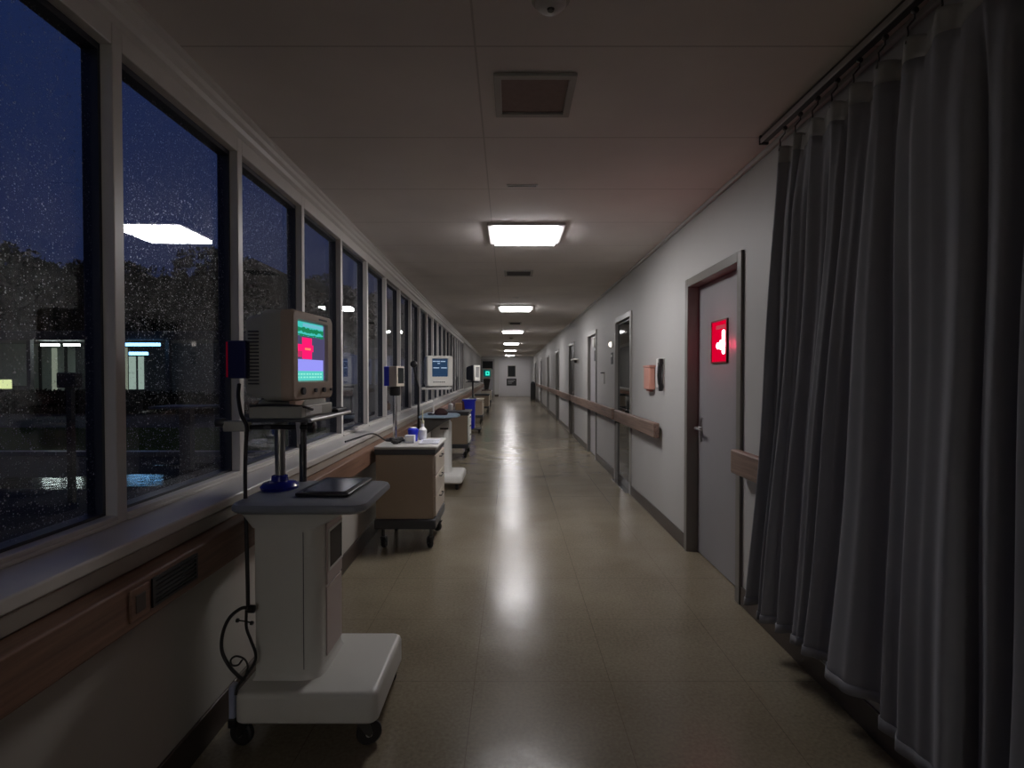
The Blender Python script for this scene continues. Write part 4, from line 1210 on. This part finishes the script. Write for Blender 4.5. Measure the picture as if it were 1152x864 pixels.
def puddle(cx, cy, rx, ry, seed, lb):
    r_ = random.Random(seed)
    n_ = 40
    ph = [r_.random() * 6 for _ in range(4)]
    poly = []
    for i in range(n_):
        a = 2 * PI * i / n_
        k_ = 1 + 0.25 * math.sin(2 * a + ph[0]) + 0.15 * math.sin(3 * a + ph[1]) + 0.08 * math.sin(7 * a + ph[2])
        poly.append((cx + rx * k_ * math.cos(a), cy + ry * k_ * math.sin(a)))
    o = MB().prism(poly, -0.1495, -0.145).build('puddle', wat)
    tag(o, lb, 'puddle', 'puddles on the road outside')
puddle(-6.4, 7.6, 1.9, 0.55, 1, 'long bluish puddle on the dark road nearest the left window')
puddle(-5.0, 9.0, 1.0, 0.25, 5, 'small bluish puddle near the kerb behind the window post')

# building across the road
BY = 24.0
bd = thing('neighbour_building', 'low dark building across the road with lit porch and flat canopy', 'building', (-17, BY, -0.15))
dk = pbr('dark_render_wall', (0.05, 0.052, 0.055), 0.8)
lit = pbr('pale_porch_wall', (0.42, 0.46, 0.42), 0.7, noise=0.1, nscale=1)
MB().box(-14, -4.6, 3.0, 3.2, 0.0, 3.1).build('porch_wall', lit, bd)
MB().box(-4.6, 6.5, 2.4, 3.2, 0.0, 3.1).build('side_wall', dk, bd)
MB().box(-14.5, 8.2, -0.2, 3.4, 3.1, 3.5).build('canopy_roof', pbr('dark_roof', (0.02, 0.02, 0.024), 0.7), bd, bevel=0.03)
for xx in (-9.5, -7.0, -4.75, -1.6, 1.5, 4.6):
    MB().box(xx - 0.09, xx + 0.09, 0.0, 0.18, 0.0, 3.1).build('porch_post', dk, bd)
MB().box(-14, -4.6, -0.1, 0.1, 0.0, 1.05).build('low_wall', dk, bd)
wl_ = emit('white_tube_light', (0.85, 1.0, 0.95), 14.0)
bl_ = emit('blue_tube_light', (0.22, 0.55, 1.0), 4.0)
for a, b in ((-4.55, -3.8), (-3.5, -2.85)):
    MB().box(a, b, 0.4, 0.55, 2.86, 2.96).build('tube_light', wl_, bd)
for a, b, z_ in ((-0.15, 1.35, 2.82), (0.0, 0.8, 2.42)):
    MB().box(a, b, -0.32, -0.22, z_, z_ + 0.14).build('blue_strip_light', bl_, bd)
yel = emit('yellow_window_glow', (0.85, 0.95, 0.45), 0.85)
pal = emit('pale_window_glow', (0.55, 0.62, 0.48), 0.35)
MB().box(-8.2, -5.4, -0.16, -0.11, 0.92, 1.33).build('lit_panel', yel, bd)
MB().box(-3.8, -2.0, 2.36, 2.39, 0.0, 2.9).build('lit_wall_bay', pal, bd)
pw_ = emit('cool_window_glow', (0.55, 0.72, 0.62), 0.55)
for a, b in ((-1.92, -1.60), (-1.46, -1.2)):
    MB().box(a, b, 2.34, 2.39, 0.83, 2.45).build('lit_window', pw_, bd)
MB().box(-5.05, -4.7, 2.95, 2.99, 1.57, 2.43).build('lit_notice', emit('pale_notice_glow', (0.75, 0.85, 0.72), 0.6), bd)
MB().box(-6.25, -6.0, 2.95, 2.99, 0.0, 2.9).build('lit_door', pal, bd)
for a in (-7.4, -6.9, -5.6):
    MB().box(a, a + 0.12, 2.93, 2.99, 0.0, 3.0).build('wall_pillar', dk, bd)

# hedge in front
def blob_mesh(cx, cy, cz, rx, ry, rz, n, seed, size):
    r_ = random.Random(seed)
    m2 = MB()
    for _ in range(n):
        a = r_.random() * 2 * PI
        u = r_.random() * 2 - 1
        q = math.sqrt(1 - u * u)
        k_ = 0.72 + 0.33 * r_.random() + 0.08 * math.sin(5 * a) * q
        p = Vector((cx + rx * k_ * q * math.cos(a), cy + ry * k_ * q * math.sin(a), cz + rz * k_ * u))
        e1 = Vector((r_.gauss(0, 1), r_.gauss(0, 1), r_.gauss(0, 1))).normalized()
        e2 = e1.cross(Vector((r_.gauss(0, 1), r_.gauss(0, 1), r_.gauss(0, 1)))).normalized()
        s_ = size * (0.6 + 0.8 * r_.random())
        m2.add([p - e1 * s_, p - e2 * s_ * 0.6, p + e1 * s_, p + e2 * s_ * 0.6], [(0, 1, 2, 3)])
    return m2
leafm = pbr('dark_leaves', (0.007, 0.010, 0.008), 0.9, spec=0.0)
bark = pbr('dark_bark', (0.02, 0.017, 0.014), 0.9)
def tree(x, y, h, rx, lb, seed):
    t_ = thing('leafy_tree', lb, 'tree', (x, y, -0.15), 0, 'dark trees beyond the building')
    r_ = random.Random(seed)
    m2 = MB()
    m2.tube([(0, 0, 0), (0.1, 0, h * 0.3), (0, 0.1, h * 0.6)], [0.3, 0.24, 0.12], 8)
    m2.build('tree_trunk', bark, t_)
    m2 = MB()
    for q in range(9):
        a = r_.random() * 6.28
        cc = blob_mesh(math.cos(a) * rx * 0.55, math.sin(a) * rx * 0.4, h * (0.45 + 0.35 * r_.random()), rx * (0.4 + 0.2 * r_.random()), rx * 0.4, h * (0.13 + 0.08 * r_.random()), 700, seed * 31 + q, 0.28)
        m2.add(cc.v, cc.f)
    # inner mass so the crown reads solid
    core = MB().lathe([(0.1, h * 0.25), (rx * 0.6, h * 0.35), (rx * 0.72, h * 0.55), (rx * 0.55, h * 0.78), (0.1, h * 0.9)], (0, 0, 0), 'z', 18)
    m2.add(core.v, core.f)
    m2.build('tree_crown', leafm, t_, smooth=False)
for i, (u, vtop, dist, rx) in enumerate(((-20, 292, 33, 4.6), (45, 262, 47, 6.0), (100, 268, 62, 7.5), (160, 280, 80, 9.0), (215, 292, 33, 4.6), (285, 262, 47, 6.2), (350, 290, 62, 7.5), (420, 310, 80, 9.0), (480, 345, 105, 10.0))):
    x = (u - 576) * dist / F
    h = EYE + 0.15 + (422 - vtop) * dist / F
    lbs = ['low dark tree at the far left edge behind the lit porch', 'tall rounded dark tree above the lit porch', 'dark tree directly behind the near window post', 'dark tree behind the ceiling light reflection',
           'dark tree above the end of the canopy roof', 'tall dark tree seen over the nearest monitor', 'dark tree seen through the fourth window', 'dark tree far off through the narrow windows', 'farthest dark tree through the narrowest windows']
    tree(x, dist, h * 0.93, rx, lbs[i], i + 2)
hg = blob_mesh(0, 0, 0.40, 7.5, 0.7, 0.52, 9000, 77, 0.08)
core = MB().box(-7.2, 7.2, -0.45, 0.45, 0.0, 0.78)
hg.add(core.v, core.f)
o = hg.build('hedge', leafm, None, (-17.5, 21.5, -0.15), smooth=False)
tag(o, 'low dark hedge in front of the lit porch outside', 'hedge')
# signpost and pedestal table outside
t = thing('outdoor_post', 'dark post with a small box top outside the nearest window', 'post', (-5.3, 6.4, -0.15))
MB().box(-0.03, 0.03, -0.03, 0.03, 0, 1.38).build('post_shaft', M['black'], t)
MB().box(-0.12, 0.10, -0.06, 0.06, 1.38, 1.56).build('post_box', M['black'], t, bevel=0.01)
t = thing('outdoor_table', 'dark pedestal table outside the second window', 'table', (-5.25, 8.6, -0.15))
MB().box(-0.42, 0.42, -0.3, 0.3, 1.0, 1.04).build('table_top', M['slate'], t, bevel=0.01)
MB().box(-0.09, 0.09, -0.06, 0.06, 0, 1.0).build('table_pedestal', M['slate'], t)
